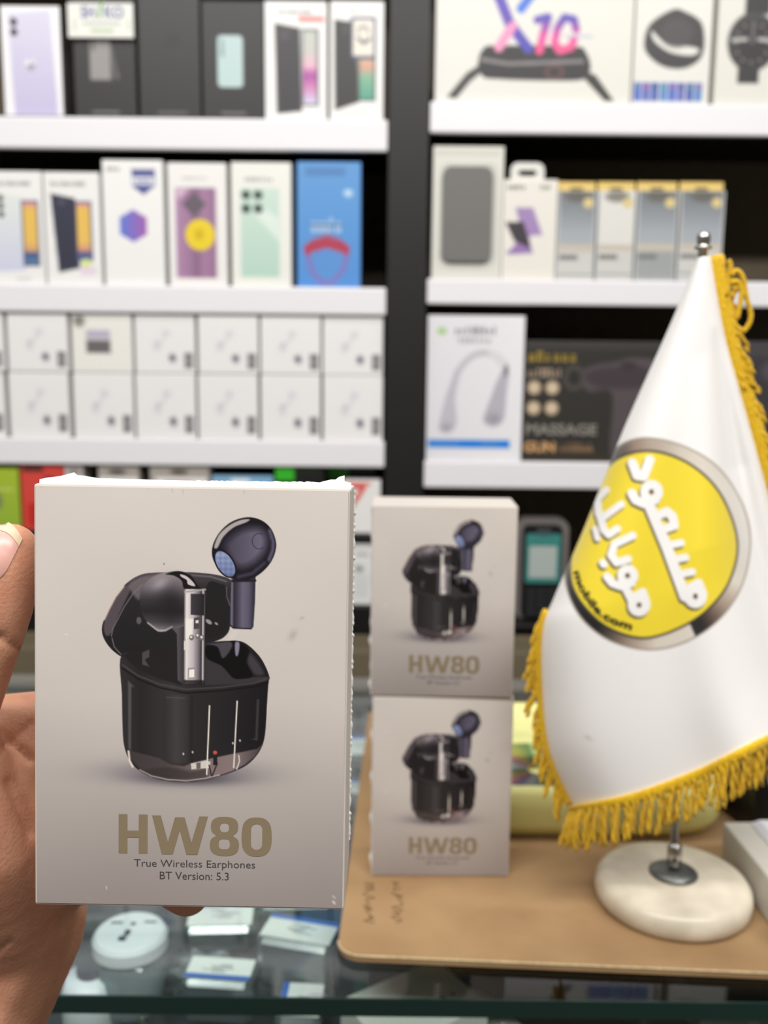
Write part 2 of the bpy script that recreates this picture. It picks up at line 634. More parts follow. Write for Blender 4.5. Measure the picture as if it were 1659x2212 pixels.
def paint_carton(X, Y):
    ink = Ink(X, Y, (0, 0, 0))
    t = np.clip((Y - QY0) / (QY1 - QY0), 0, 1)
    top, mid, bot = np.array((216, 208, 201.)), np.array((206, 198, 192.)), np.array((154, 145, 141.))  # printed fade; the darker lower half is partly shading put into the colour
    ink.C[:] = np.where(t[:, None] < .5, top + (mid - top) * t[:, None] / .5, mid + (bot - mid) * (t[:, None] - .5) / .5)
    s = .29831
    P = lambda pts, c, soft=1.8, alpha=1.0, sm=True: ink.poly(spline(zz(pts), 6) if sm else zz(pts), c, soft, alpha)
    Ln = lambda pts, wd, c, soft=1.6, alpha=1.0: ink.line(zz(pts), wd * s, c, soft, alpha)
    def E(cx, cy, rx, ry, c, **k):
        ink.ell(180 + cx * s, 1080 + cy * s, rx * s, ry * s, c, **k)
    zx = lambda v: 180 + v * s
    zy = lambda v: 1080 + v * s
    # printed ground shadow
    E(740, 1965, 620, 100, (92, 86, 100), gauss=True, alpha=.85)
    E(760, 2010, 400, 50, (60, 56, 68), gauss=True, alpha=.7)
    # open lid
    P([(300, 1135), (230, 1100), (180, 1050), (145, 990), (135, 930), (152, 865), (200, 760), (260, 665), (312, 608), (380, 560), (470, 530),
       (640, 522), (800, 519), (960, 532), (1060, 560), (1085, 600), (1078, 760), (1072, 890), (1045, 960), (960, 1010), (700, 1080), (450, 1130)],
      stops('y', [zy(520), zy(640), zy(1100)], [(74, 68, 74), (44, 41, 44), (34, 32, 34)]))
    P([(150, 900), (200, 770), (262, 668), (310, 618), (345, 640), (300, 740), (250, 850), (205, 960), (165, 980)], (96, 86, 93), soft=4, alpha=.85)
    Ln([(152, 862), (185, 790), (232, 702), (290, 628)], 16, (222, 200, 190), soft=4)
    Ln([(205, 985), (215, 930), (300, 770), (360, 680), (430, 610)], 7, (116, 108, 116), soft=2)
    Ln([(210, 1000), (225, 1060), (275, 1115)], 6, (128, 120, 124), soft=2)
    P([(330, 620), (400, 565), (500, 540), (600, 535), (520, 570), (440, 640), (400, 720)], (128, 116, 120), soft=8, alpha=.75)
    P([(900, 610), (1000, 598), (1040, 625), (1050, 700), (1066, 760), (1066, 880), (1030, 950), (940, 985), (895, 960)], (32, 30, 32), soft=3)
    Ln([(790, 540), (930, 548), (1040, 580)], 10, (108, 100, 106), soft=2.5)
    Ln([(1042, 620), (1045, 690), (1068, 750)], 8, (92, 86, 94), soft=2)
    E(915, 870, 26, 14, (150, 142, 146), rot=35)
    E(970, 882, 14, 8, (150, 142, 146), rot=35)
    E(405, 870, 18, 26, (96, 90, 94))
    # hinge glint
    P([(1045, 1005), (1098, 925), (1150, 920), (1095, 1003)], (214, 205, 200), sm=False)
    # case body
    P([(278, 1120), (282, 1400), (288, 1650), (300, 1775), (335, 1870), (400, 1945), (500, 1998), (620, 2025), (760, 2032), (900, 2012), (1000, 1984),
       (1100, 1950), (1200, 1900), (1272, 1830), (1316, 1750), (1336, 1650), (1346, 1450), (1355, 1300), (1362, 1262), (1335, 1190), (1290, 1115),
       (1220, 1045), (1150, 1006), (1050, 1004), (900, 1020), (700, 1060), (450, 1110)],
      stops('x', [zx(278), zx(420), zx(650), zx(800), zx(1050), zx(1350)],
            [(50, 46, 48), (40, 37, 38), (58, 54, 55), (46, 43, 44), (40, 37, 40), (28, 25, 28)]))
    P([(285, 1120), (480, 1060), (690, 1060), (720, 1330), (560, 1290), (400, 1220)], (36, 33, 34), soft=5, sm=False)
    P([(430, 1100), (482, 1075), (482, 1130), (450, 1150), (482, 1200), (430, 1185)], (78, 73, 76), soft=3, sm=False)
    # rim of the case
    P([(890, 1130), (1010, 1185), (1090, 1268), (1240, 1262), (1350, 1255), (1335, 1290), (1100, 1318), (890, 1325)], (58, 54, 57), soft=4, sm=False)
    P([(905, 1035), (1050, 1008), (1120, 1006), (1190, 1040), (1214, 1092), (1192, 1155), (1240, 1252), (1150, 1276), (1092, 1266), (1015, 1185), (905, 1130)],
      (14, 12, 14), soft=2.5)
    P([(905, 1030), (1020, 1014), (1075, 1012), (1085, 1050), (1020, 1130), (980, 1050)], (74, 70, 78), soft=4)
    P([(1108, 1018), (1140, 1020), (1132, 1100), (1112, 1106)], (134, 128, 150), soft=3)
    P([(1215, 1095), (1250, 1120), (1300, 1190), (1320, 1240), (1255, 1240), (1205, 1160)], (74, 68, 76), soft=8, alpha=.8)
    Ln([(285, 1190), (400, 1265), (560, 1325), (750, 1358), (1000, 1340), (1250, 1305), (1358, 1268)], 10, (74, 69, 73), soft=3)
    Ln([(285, 1215), (400, 1290), (560, 1350), (750, 1384), (1000, 1366), (1250, 1332), (1352, 1300)], 9, (20, 18, 20), soft=3)
    # battery cylinder and inner plates
    P([(585, 1400), (800, 1400), (800, 1880), (700, 1900), (585, 1850)],
      stops('x', [zx(585), zx(680), zx(760), zx(800)], [(48, 45, 46), (68, 64, 66), (56, 53, 54), (36, 34, 35)]), soft=5, sm=False)
    Ln([(610, 1418), (740, 1422)], 8, (80, 76, 78), soft=2)
    P([(326, 1300), (370, 1345), (352, 1350), (350, 1810), (330, 1790)], (84, 78, 80), soft=3, sm=False)
    P([(1270, 1420), (1290, 1420), (1280, 1720), (1232, 1712), (1262, 1700)], (62, 57, 62), soft=3, sm=False)
    # see-through base
    P([(320, 1800), (370, 1815), (560, 1860), (640, 1905), (740, 1915), (800, 1890), (960, 1850), (1275, 1780), (1318, 1745), (1262, 1835), (1190, 1895),
       (1095, 1945), (1000, 1978), (900, 2003), (760, 2018), (620, 2012), (500, 1985), (410, 1935), (350, 1870)],
      stops('x', [zx(320), zx(600), zx(880), zx(1100), zx(1310)], [(62, 56, 56), (76, 68, 68), (128, 112, 112), (140, 122, 122), (74, 66, 68)]), soft=3, sm=False)
    P([(450, 1950), (620, 1925), (800, 1950), (900, 1930), (900, 2000), (640, 2012), (520, 1990)], (50, 46, 47), soft=8, alpha=.6)
    P([(790, 1895), (900, 1870), (935, 1880), (930, 1925), (795, 1938)], (214, 206, 198), soft=2, sm=False)
    P([(830, 1890), (862, 1884), (862, 1930), (832, 1935)], (110, 100, 98), soft=2, sm=False)
    P([(955, 1840), (985, 1832), (985, 1900), (955, 1905)], (40, 34, 36), soft=2, sm=False)
    Ln([(925, 1905), (945, 1990), (985, 1890)], 9, (40, 36, 38))
    E(968, 1812, 15, 14, (206, 84, 80))
    for a, b in ((735, 1826), (803, 1812), (1098, 1742), (1150, 1722)):
        E(a, b, 7, 9, (190, 184, 184))
    Ln([(925, 1475), (908, 1972)], 11, (226, 219, 208), soft=1.5)
    Ln([(1127, 1438), (1106, 1918)], 11, (222, 214, 204), soft=1.5)
    Ln([(332, 1815), (340, 1880), (362, 1925)], 15, (228, 214, 206), soft=3)
    Ln([(1142, 1830), (1148, 1870), (1128, 1930)], 9, (222, 212, 206), soft=2)
    Ln([(415, 1948), (500, 1990), (620, 2015), (760, 2022), (900, 2002), (1000, 1975)], 9, (206, 190, 184), soft=3, alpha=.85)
    # bud standing in the case
    P([(412, 745), (424, 655), (468, 585), (560, 532), (690, 512), (780, 540), (828, 600), (852, 645), (760, 655), (738, 900), (690, 922), (640, 915),
       (600, 940), (545, 943), (470, 885), (425, 815)],
      stops('y', [zy(520), zy(620), zy(720), zy(800), zy(880), zy(945)], [(150, 140, 144), (118, 110, 118), (60, 56, 60), (42, 39, 41), (76, 71, 76), (150, 142, 150)]), soft=2)
    E(640, 760, 120, 170, (36, 33, 36), gauss=True, alpha=.75)
    E(560, 600, 90, 50, (176, 166, 172), rot=-30, gauss=True, alpha=.7)
    Ln([(470, 885), (545, 940), (600, 938), (645, 912)], 9, (196, 186, 188), soft=4)
    P([(600, 535), (690, 512), (780, 540), (828, 600), (852, 642), (740, 640), (715, 580), (660, 545)], (24, 22, 24), soft=2.5)
    P([(706, 535), (752, 548), (800, 590), (812, 618), (762, 605), (752, 575), (712, 552)], (206, 196, 200), soft=2)
    P([(640, 915), (690, 918), (742, 900), (742, 1320), (690, 1295), (683, 960)], gx(zx(683), (92, 86, 92), zx(742), (52, 48, 52)), soft=2, sm=False)
    P([(735, 640), (890, 635), (886, 1318), (735, 1318)],
      stops('x', [zx(735), zx(752), zx(775), zx(800), zx(840), zx(862), zx(872), zx(886)],
            [(120, 112, 116), (236, 228, 224), (214, 205, 205), (196, 186, 190), (122, 114, 122), (60, 56, 60), (212, 204, 204), (62, 58, 62)]), soft=1.6, sm=False)
    P([(782, 672), (882, 672), (880, 826), (782, 822)], gx(zx(782), (66, 62, 66), zx(880), (38, 35, 38)), soft=2, sm=False)
    Ln([(740, 660), (888, 640)], 12, (170, 162, 164), soft=2)
    P([(806, 845), (848, 836), (848, 920), (806, 925)], (74, 70, 72), soft=1.5, sm=False)
    P([(818, 862), (840, 858), (840, 880), (818, 882)], (226, 220, 214), soft=1.5, sm=False)
    P([(746, 850), (800, 850), (796, 990), (748, 990)], (240, 234, 226), soft=4, sm=False)
    P([(735, 1010), (745, 1010), (745, 1075), (735, 1075)], (235, 228, 222), soft=2, sm=False)
    for a, b in ((790, 985), (835, 972), (866, 985)):
        E(a, b, 18, 20, (112, 106, 108))
        E(a - 3, b - 4, 9, 9, (230, 224, 220))
    P([(765, 1205), (818, 1200), (818, 1278), (765, 1284)], (150, 142, 142), soft=1.5, sm=False)
    P([(773, 1216), (812, 1212), (812, 1270), (773, 1274)], (246, 242, 234), soft=1.5, sm=False)
    P([(735, 1290), (886, 1290), (886, 1322), (735, 1320)], (26, 23, 25), soft=3, alpha=.8, sm=False)
    # bud floating above
    P([(1076, 560), (1253, 540), (1250, 720), (1241, 900), (1226, 918), (1090, 914), (1068, 894), (1070, 760)],
      stops('x', [zx(1068), zx(1082), zx(1098), zx(1118), zx(1160), zx(1205), zx(1235), zx(1252)],
            [(50, 46, 58), (118, 112, 132), (44, 40, 50), (62, 57, 72), (104, 98, 118), (90, 84, 104), (56, 52, 66), (40, 37, 48)]), soft=2, sm=False)
    Ln([(1072, 892), (1095, 912), (1225, 914)], 8, (24, 22, 28), soft=2)
    Ln([(1085, 575), (1250, 570)], 16, (30, 27, 36), soft=3)
    hd = [(934, 385), (945, 310), (990, 230), (1060, 165), (1140, 130), (1220, 122), (1300, 146), (1362, 202), (1397, 285), (1396, 355), (1366, 432),
          (1310, 500), (1235, 553), (1160, 573), (1090, 562), (1018, 520), (958, 455)]
    P(hd, (26, 23, 31))
    P([(1030, 330), (1080, 255), (1180, 205), (1280, 205), (1325, 270), (1310, 360), (1240, 440), (1150, 475), (1085, 440)],
      gx(zx(1030), (70, 65, 82), zx(1320), (112, 106, 128)), soft=22)
    Ln([(1352, 215), (1378, 290), (1376, 350), (1350, 420)], 24, (92, 86, 108), soft=7)
    Ln([(1130, 545), (1230, 518), (1315, 445)], 20, (88, 82, 104), soft=8, alpha=.7)
    P([(950, 335), (985, 248), (1060, 180), (1140, 142), (1205, 136), (1180, 158), (1090, 196), (1015, 265), (975, 340)], (202, 192, 190), soft=3, alpha=.85)
    th = np.linspace(.35, 4.6, 24)
    ink.line([(zx(1276 + 50 * math.cos(a + .6)), zy(290 + 55 * math.sin(a + .6))) for a in th], 1.2, (32, 29, 38), soft=1.2)
    E(1031, 455, 112, 66, (14, 12, 18), rot=56)
    E(1031, 455, 102, 56, gy(zy(370), (142, 154, 192), zy(550), (104, 118, 160)), rot=56)
    k = np.sin((ink.X + ink.Y) * 1.9) * np.sin((ink.X - ink.Y) * 1.9)
    a = math.radians(56)
    dx, dy = ink.X - zx(1031), ink.Y - zy(455)
    ins = ((dx * math.cos(a) + dy * math.sin(a)) / (100 * s)) ** 2 + ((-dx * math.sin(a) + dy * math.cos(a)) / (54 * s)) ** 2 < 1
    ink.C[ins] *= (1 + .10 * k[ins])[:, None]
    # scuffs and specks
    ink.ell(636, 1365, 9, 16, (168, 160, 152), rot=30, gauss=True, alpha=.6)
    ink.ell(655, 1328, 7, 4, (168, 160, 152), rot=-30, gauss=True, alpha=.6)
    ink.ell(355, 1218, 1.3, 2, (120, 112, 108))
    for (a, b) in ((140, 1222), (142, 1372), (140, 1524), (231, 1919), (193, 1945)):
        ink.ell(a, b, 1.4, 2.2, (236, 230, 224), alpha=.8)
    for (a, b) in ((90, 1055), (320, 1055), (372, 1062), (395, 1065), (527, 1063)):
        ink.ell(a, b, 2, 5, (176, 168, 162), gauss=True, alpha=.6)
    ink.line([(732, 1934), (738, 1930), (733, 1948)], 1.2, (226, 220, 214), soft=1.2)
    ink.C += (np.sin(ink.X * .013 + 1) * np.sin(ink.Y * .011))[:, None] * 2.0
    return ink.C


def carton_axis(fine, coarse, a, b, lo, hi):
    return np.concatenate([np.arange(a, lo, coarse), np.arange(lo, hi, fine), np.arange(hi, b, coarse), [b]])


M_print = print_mat('printed_card', rough=.42)
M_satin_print = print_mat('printed_satin_card', rough=.38, spec=.4)
M_gold = mat('bronze_ink', (136, 121, 97), rough=.4)
M_ink = mat('dark_grey_ink', (70, 62, 62), rough=.5)
M_cardside = mat('beige_carton_side', (206, 198, 190), rough=.45)


def carton_map(x, y):
    return ((x - QX0) / (QX1 - QX0) - .5) * BW, (1 - (y - QY0) / (QY1 - QY0)) * BH


def hw_letters(parent):
    s, ox, oy = .25316, 220, 1720
    def ring(x0, x1, y0, y1, r):
        return [(a, b) for a, b in rrect(x0, x1, y0, y1, r, 5)]
    glyphs = [
        [[(150, 150), (225, 150), (225, 290), (325, 290), (325, 150), (400, 150), (400, 487), (325, 487), (325, 350), (225, 350), (225, 487), (150, 487)]],
        [[(440, 155), (515, 155), (578, 385), (640, 168), (722, 168), (783, 385), (850, 158), (925, 158), (835, 490), (740, 490), (681, 280), (620, 490), (525, 490)]],
        [list(map(tuple, spline([(1070, 158), (1130, 163), (1175, 190), (1188, 240), (1178, 290), (1145, 320), (1185, 352), (1196, 405), (1180, 462), (1130, 490),
                                 (1070, 496), (1010, 490), (960, 462), (944, 405), (955, 352), (995, 320), (962, 290), (952, 240), (965, 190), (1010, 163)], 4))),
         ring(1030, 1110, 213, 290, 30), ring(1020, 1118, 350, 437, 30)],
        [list(map(tuple, spline([(1350, 158), (1415, 168), (1462, 210), (1478, 280), (1479, 370), (1462, 442), (1415, 486), (1350, 496), (1285, 486), (1238, 442),
                                 (1221, 370), (1222, 280), (1238, 210), (1285, 168)], 4))),
         ring(1300, 1400, 215, 437, 46)]]
    for g in glyphs:
        cu = bpy.data.curves.new('letters', 'CURVE')
        cu.dimensions = '2D'
        cu.fill_mode = 'BOTH'
        for loop in g:
            sp = cu.splines.new('POLY')
            sp.points.add(len(loop) - 1)
            for q, (a, b) in zip(sp.points, loop):
                x, z = carton_map(ox + a * s, oy + b * s)
                q.co = (x, z, 0, 1)
            sp.use_cyclic_u = True
        o = bpy.data.objects.new('letters', cu)
        col.objects.link(o)
        me = bpy.data.meshes.new_from_object(o.evaluated_get(bpy.context.evaluated_depsgraph_get()))
        V = [(v.co.x, -.00018, v.co.y) for v in me.vertices]
        F = [tuple(p.vertices) for p in me.polygons]
        bpy.data.objects.remove(o)
        bpy.data.curves.remove(cu)
        bpy.data.meshes.remove(me)
        mesh_obj('letter', V, F, M_gold, parent)


def make_carton(fine, coarse, label, dense=True, group=None):
    body = bm_obj('earphone_carton', box_bm(-BW / 2, BW / 2, 0, BD, 0, BH, bev=.0008), M_cardside)
    tag(body, label, 'carton', group)
    px = carton_axis(fine, coarse, QX0 + 5, QX1 - 5, 195, 620)
    py = carton_axis(fine, coarse, QY0 + 5, QY1 - 5, 1100, 1740)
    xs = ((px - QX0) / (QX1 - QX0) - .5) * BW
    zs = (1 - (py - QY0) / (QY1 - QY0)) * BH
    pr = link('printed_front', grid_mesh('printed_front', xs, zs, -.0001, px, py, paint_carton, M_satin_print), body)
    hw_letters(pr)
    front_text(pr, 'True Wireless Earphones', (292, 1856, 559, 1877), carton_map, M_ink, y=-.00018, bold=-.006)
    front_text(pr, 'BT Version: 5.3', (349, 1882, 501, 1899), carton_map, M_ink, y=-.00018, bold=-.004)
    return body


# --- the carton held in the hand
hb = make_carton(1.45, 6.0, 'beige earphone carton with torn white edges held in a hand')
rot, tilt = math.radians(1.0), math.radians(3.2)
xa = RT * math.cos(rot) - UP * math.sin(rot)
za = UP * math.cos(rot) + RT * math.sin(rot)
za = (za * math.cos(tilt) - FW * math.sin(tilt)).normalized()
ya = za.cross(xa).normalized()
ctr = at_d(412, 1511, .252)
HM = Matrix((xa, ya, za)).transposed().to_4x4()
HM.translation = ctr - za * (BH / 2)
hb.matrix_world = HM
M_torn = mat('torn_white_paper', (244, 242, 240), rough=.8, bump=.3, bscale=900)
# torn paper rim along the top
top = [(72, 1046), (86, 1042), (118, 1038), (148, 1030), (155, 1036), (170, 1037), (200, 1042), (260, 1043), (330, 1045), (400, 1046)]
x = 406
while x < 690:
    top.append((x, 1047 + (x - 400) * .006 - random.uniform(0, 2.5)))
    x += random.uniform(4, 9)
top += [(695, 1046), (712, 1042), (722, 1042), (730, 1036), (742, 1033), (739, 1041), (744, 1046), (757, 1049)]
V, F = [], []
for i, (a, b) in enumerate(top):
    lx, lz = carton_map(a, b + 7 + (a - 72) * -.011)
    V += [(lx, .004, BH - .0012), (lx, .0045, max(lz, BH + .0001) + .0009), (lx, .0055, BH - .0012)]
for i in range(len(top) - 1):
    p, q = 3 * i, 3 * i + 3
    F += [(p, q, q + 1, p + 1), (p + 1, q + 1, q + 2, p + 2)]
mesh_obj('torn_rim', V, F, M_torn, hb)
# torn film along the right back edge
V, F = [], []
nn = 120
for i in range(nn):
    z = BH * (1 - i / (nn - 1)) * .93 + BH * .06
    amp = .0001 + .0005 * abs(math.sin(i * 1.7) * math.sin(i * .61)) + random.uniform(0, .0002)
    V += [(BW / 2 - .0004, BD * .80, z), (BW / 2 + amp, BD * .86, z), (BW / 2 - .0004, BD * .92, z)]
for i in range(nn - 1):
    p, q = 3 * i, 3 * i + 3
    F += [(p, q, q + 1, p + 1), (p + 1, q + 1, q + 2, p + 2)]
mesh_obj('torn_side_strip', V, F, M_torn, hb)

# --- two cartons stacked on the cardboard
YB = .534
zc = .0042
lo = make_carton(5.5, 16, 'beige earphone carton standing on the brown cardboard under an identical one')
xl = at_y(954, 1700, YB).x
lo.location = (xl, YB, zc)
lo.rotation_euler = (0, 0, math.radians(.6))
hi = bpy.data.objects.new('earphone_carton', lo.data)
col.objects.link(hi)
tag(hi, 'beige earphone carton stacked on top of another on the cardboard', 'carton')
for ch in lo.children:
    c = ch.copy()
    col.objects.link(c)
    c.parent = hi
    for g in ch.children:
        d = g.copy()
        col.objects.link(d)
        d.parent = c
hi.location = (at_y(957, 1290, YB).x, YB - .001, zc + BH + .0006)
hi.rotation_euler = (0, 0, math.radians(-.8))
for cc, k in ((lo, 1), (hi, 2)):
    V, F = [], []
    for i in range(30):
        z = BH * (.02 + .96 * i / 29)
        amp = .0002 + .0014 * max(0, math.sin(i * .9 * k)) ** 6
        V += [(-BW / 2 + .0004, .004, z), (-BW / 2 - amp, .005, z), (-BW / 2 + .0004, .006, z)]
    for i in range(29):
        p, q = 3 * i, 3 * i + 3
        F += [(p, q, q + 1, p + 1), (p + 1, q + 1, q + 2, p + 2)]
    mesh_obj('torn_side_strip', V, F, M_torn, cc)

# =================================================================== HAND
M_skin = mat('skin', (216, 160, 130), rough=.5, noise=.2, nscale=90, rgb2=(202, 140, 112), bump=.25, bscale=900, sss=.12)
hv, hf = [], []


def ball_chain(pts, steps=7):
    """solid tapered chain of overlapping spheres, later merged into one skin"""
    for k in range(len(pts) - 1):
        a, b = pts[k], pts[k + 1]
        pa, pb = at_d(*a[:3]), at_d(*b[:3])
        for i in range(steps + 1):
            t = i / steps
            c, r = pa.lerp(pb, t), a[3] * (1 - t) + b[3] * t
            n0 = len(hv)
            nu, nv = 14, 8
            for v in range(nv + 1):
                ph = math.pi * v / nv
                for u in range(nu):
                    th = 2 * math.pi * u / nu
                    hv.append(c + Vector((math.sin(ph) * math.cos(th), math.sin(ph) * math.sin(th), math.cos(ph))) * r)
            for v in range(nv):
                for u in range(nu):
                    w2 = (u + 1) % nu
                    hf.append((n0 + v * nu + u, n0 + v * nu + w2, n0 + (v + 1) * nu + w2, n0 + (v + 1) * nu + u))


HEEL = (16, 1985, .320, .0266)
ball_chain([(-320, 2700, .320, .031), (-130, 2280, .314, .0285), HEEL], 9)                      # forearm, wrist, heel
ball_chain([HEEL, (-60, 1830, .290, .0215), (-120, 1640, .278, .0170)], 8)                       # ball of the thumb
ball_chain([(-120, 1640, .278, .0165), (-118, 1545, .272, .0142), (-38, 1385, .266, .0108), (-12, 1300, .265, .0110), (8, 1225, .2645, .0104), (20, 1196, .2645, .0088)], 7)
ball_chain([(-120, 1620, .288, .0130), (0, 1585, .300, .0125), (120, 1572, .307, .0125)], 6)      # web to the index finger
for mcp in ((120, 1572, .307, .0125), (135, 1690, .308, .0125), (135, 1800, .308, .0120), (125, 1895, .308, .0115)):
    ball_chain([HEEL[:3] + (.018,), mcp], 8)
    ball_chain([(-80, 1760, .290, .017), mcp], 7)
fing = [[(120, 1572, .307, .0115), (320, 1500, .305, .0098), (470, 1470, .300, .0088), (560, 1478, .296, .0078)],
        [(135, 1690, .308, .0118), (370, 1640, .305, .0100), (530, 1625, .301, .0090), (630, 1640, .2975, .0080)],
        [(135, 1800, .308, .0112), (360, 1780, .305, .0096), (510, 1775, .302, .0086), (600, 1790, .2985, .0077)],
        [(125, 1895, .308, .0104), (270, 1872, .303, .0086), (350, 1892, .300, .0078), (405, 1927, .2985, .0076)]]
for f in fing: ball_chain(f, 7)
hroot = mesh_obj('hand', hv, hf, M_skin)
md = hroot.modifiers.new('skin', 'REMESH')
md.mode = 'VOXEL'
md.voxel_size = .0014
md.use_smooth_shade = True
sm = hroot.modifiers.new('soften', 'SMOOTH')
sm.factor, sm.iterations = .6, 9
dg = bpy.context.evaluated_depsgraph_get()
hm = bpy.data.meshes.new_from_object(hroot.evaluated_get(dg))
# pressed-in creases at the joints, then keep as a plain mesh
creases = [((0, 1378), (48, 1402), 7, .0011), ((-30, 1395), (10, 1370), 7, .0008), ((0, 1583), (66, 1640), 9, .0016), ((-20, 1640), (70, 1560), 6, .0007),
           ((-10, 2058), (20, 2036), 6, .0012), ((20, 1690), (66, 1800), 10, .0012)]
co = np.empty(len(hm.vertices) * 3, np.float32)
hm.vertices.foreach_get('co', co)
co = co.reshape(-1, 3)
no = np.empty(len(hm.vertices) * 3, np.float32)
hm.vertices.foreach_get('normal', no)
no = no.reshape(-1, 3)
rel = co - np.array(CL)
dz = rel @ np.array(FW)
PXv = 829.5 + FPX * (rel @ np.array(RT)) / dz
PYv = 1106 - FPX * (rel @ np.array(UP)) / dz
front = (no @ np.array(FW)) < .2
for (a, b, wd, dp) in creases:
    ax, ay = a
    ex, ey = b[0] - ax, b[1] - ay
    t = np.clip(((PXv - ax) * ex + (PYv - ay) * ey) / (ex * ex + ey * ey), 0, 1)
    q = np.hypot(PXv - ax - t * ex, PYv - ay - t * ey)
    co -= no * (np.exp(-(q / wd) ** 2) * dp * front)[:, None]
hm.vertices.foreach_set('co', co.ravel())
hm.polygons.foreach_set('use_smooth', [True] * len(hm.polygons))
hm.materials.clear()
hm.materials.append(M_skin)
hroot.modifiers.clear()
old = hroot.data
hroot.data = hm
bpy.data.meshes.remove(old)
hroot.name = 'person_hand'
tag(hroot, 'left hand reaching in from the side and gripping the earphone carton', 'person')
hm.update()
# thumb nail: a curved plate lying on the thumb's own surface
from mathutils.bvhtree import BVHTree
bvh = BVHTree.FromPolygons([Vector(c) for c in co], [tuple(p.vertices) for p in hm.polygons])
V, F, keep = [], [], {}
nu, nv = 15, 25
for j in range(nv):
    for i in range(nu):
        s_, t_ = i / (nu - 1) * 2 - 1, j / (nv - 1)
        wdt = 33 * (1 - .12 * t_) * min(1.0, math.sqrt(max(.02, 1 - ((t_ - .62) / .42) ** 2)) if t_ > .62 else 1)
        cxp, cyp = 18 - 42 * t_, 1133 + 112 * t_
        px_ = cxp + s_ * wdt * .9
        py_ = cyp + s_ * 12 + 20 * (s_ * s_) * (1 - t_)
        h, nrm, idx, dist = bvh.ray_cast(CL, ray(px_, py_).normalized())
        if h is None:
            h, nrm, idx, dist = bvh.find_nearest(at_d(px_, py_, .256))
        lift = .0007 * (1 - .6 * s_ * s_)
        V.append(Vector(h) + nrm * lift)
for j in range(nv - 1):
    for i in range(nu - 1):
        a = j * nu + i
        F.append((a, a + 1, a + nu + 1, a + nu))
nl = mesh_obj('thumb_nail', V, F, mat('nail', (222, 170, 158), rough=.3), hroot, smooth=True)
tip = mesh_obj('nail_tip', [v + (CL - v).normalized() * .0002 for v in V[:5 * nu]], [f for f in F if max(f) < 5 * nu], mat('nail_tip', (222, 198, 168), rough=.35), nl, smooth=True)

# =================================================================== TABLE FLAG
FX, FY = at_z(1445, 1905, .012).x, .510
fr = empty('table_flag', (FX, FY, .0041))
tag(fr, 'white satin table flag with yellow round emblem and gold fringe on a marble base', 'flag')
fl0 = Vector(fr.location)
M_marble = mat('cream_marble', (230, 220, 202), rough=.3, noise=.2, nscale=38, rgb2=(190, 180, 160))
M_chrome = mat('brushed_chrome', (190, 188, 184), rough=.25, metal=1.0)
M_zinc = mat('grey_zinc', (120, 122, 120), rough=.35, metal=.8)
rb = .0442
prof = [(.0001, 0), (rb * .93, 0), (rb * .985, .003), (rb, .0075), (rb * .985, .0115), (rb * .94, .0145), (rb * .86, .0162), (rb * .5, .0172), (.0001, .0174)]
V, F = lathe(prof, 64)
mesh_obj('base', V, F, M_marble, fr, smooth=True)
V, F = lathe([(.0001, .0170), (.0135, .0170), (.0138, .0182), (.011, .0200), (.006, .0208), (.0001, .0210)], 40)
mesh_obj('flange', V, F, M_zinc, fr, smooth=True)
V, F = lathe([(.0001, .0206), (.003, .0206), (.0034, .0225), (.0042, .0232), (.0042, .0340), (.0034, .0350), (.0024, .0360), (.0001, .0361)], 28)
sk = mesh_obj('socket', V, F, M_chrome, fr, smooth=True)
V, F = lathe([(.0001, -.0006), (.0011, -.0006), (.0011, .0006), (.0001, .0006)], 14)
sc = mesh_obj('set_screw', V, F, mat('black_steel', (25, 25, 26), rough=.4, metal=.6), sk)
sc.matrix_basis = Matrix.Translation((-.001, -.0041, .028)) @ Matrix.Rotation(math.pi / 2, 4, 'X')
ztop = at_y(1523, 500, FY).z - fl0.z
V, F = lathe([(.0001, .034), (.0021, .034), (.0021, ztop - .012), (.0001, ztop - .0119)], 20)
po = mesh_obj('pole', V, F, M_chrome, fr, smooth=True)
LEAN = math.radians(-.75)
po.rotation_euler = (0, LEAN, 0)
V, F = lathe([(.0001, -.0125), (.0024, -.0125), (.0024, -.009), (.0044, -.0088), (.0044, -.0076), (.0028, -.0074), (.0034, -.0060), (.0036, -.0030), (.0030, -.0012), (.0018, 0), (.0001, .0003)], 28)
fn = mesh_obj('finial', V, F, M_chrome, fr, smooth=True)
fn.location = (ztop * math.sin(LEAN), 0, ztop)

# cloth: a cone of satin falling round the pole
Lp = spline([(1506, 556), (1475, 635), (1440, 718), (1350, 920), (1262, 1140), (1197, 1290), (1172, 1360), (1170, 1480), (1186, 1620), (1236, 1738)], 12, False)
Rp = spline([(1537, 552), (1552, 640), (1572, 740), (1603, 850), (1640, 985), (1695, 1190), (1750, 1390), (1795, 1530)], 12, False)
Bp = spline([(1236, 1738), (1300, 1730), (1380, 1712), (1500, 1668), (1580, 1630), (1659, 1590), (1735, 1556), (1795, 1530)], 12, False)


def along(poly, t):
    d = np.concatenate([[0], np.cumsum(np.hypot(*np.diff(poly, axis=0).T))])
    d /= d[-1]
    return np.interp(t, d, poly[:, 0]), np.interp(t, d, poly[:, 1])


TH0, TH1 = math.radians(-86), math.radians(72)


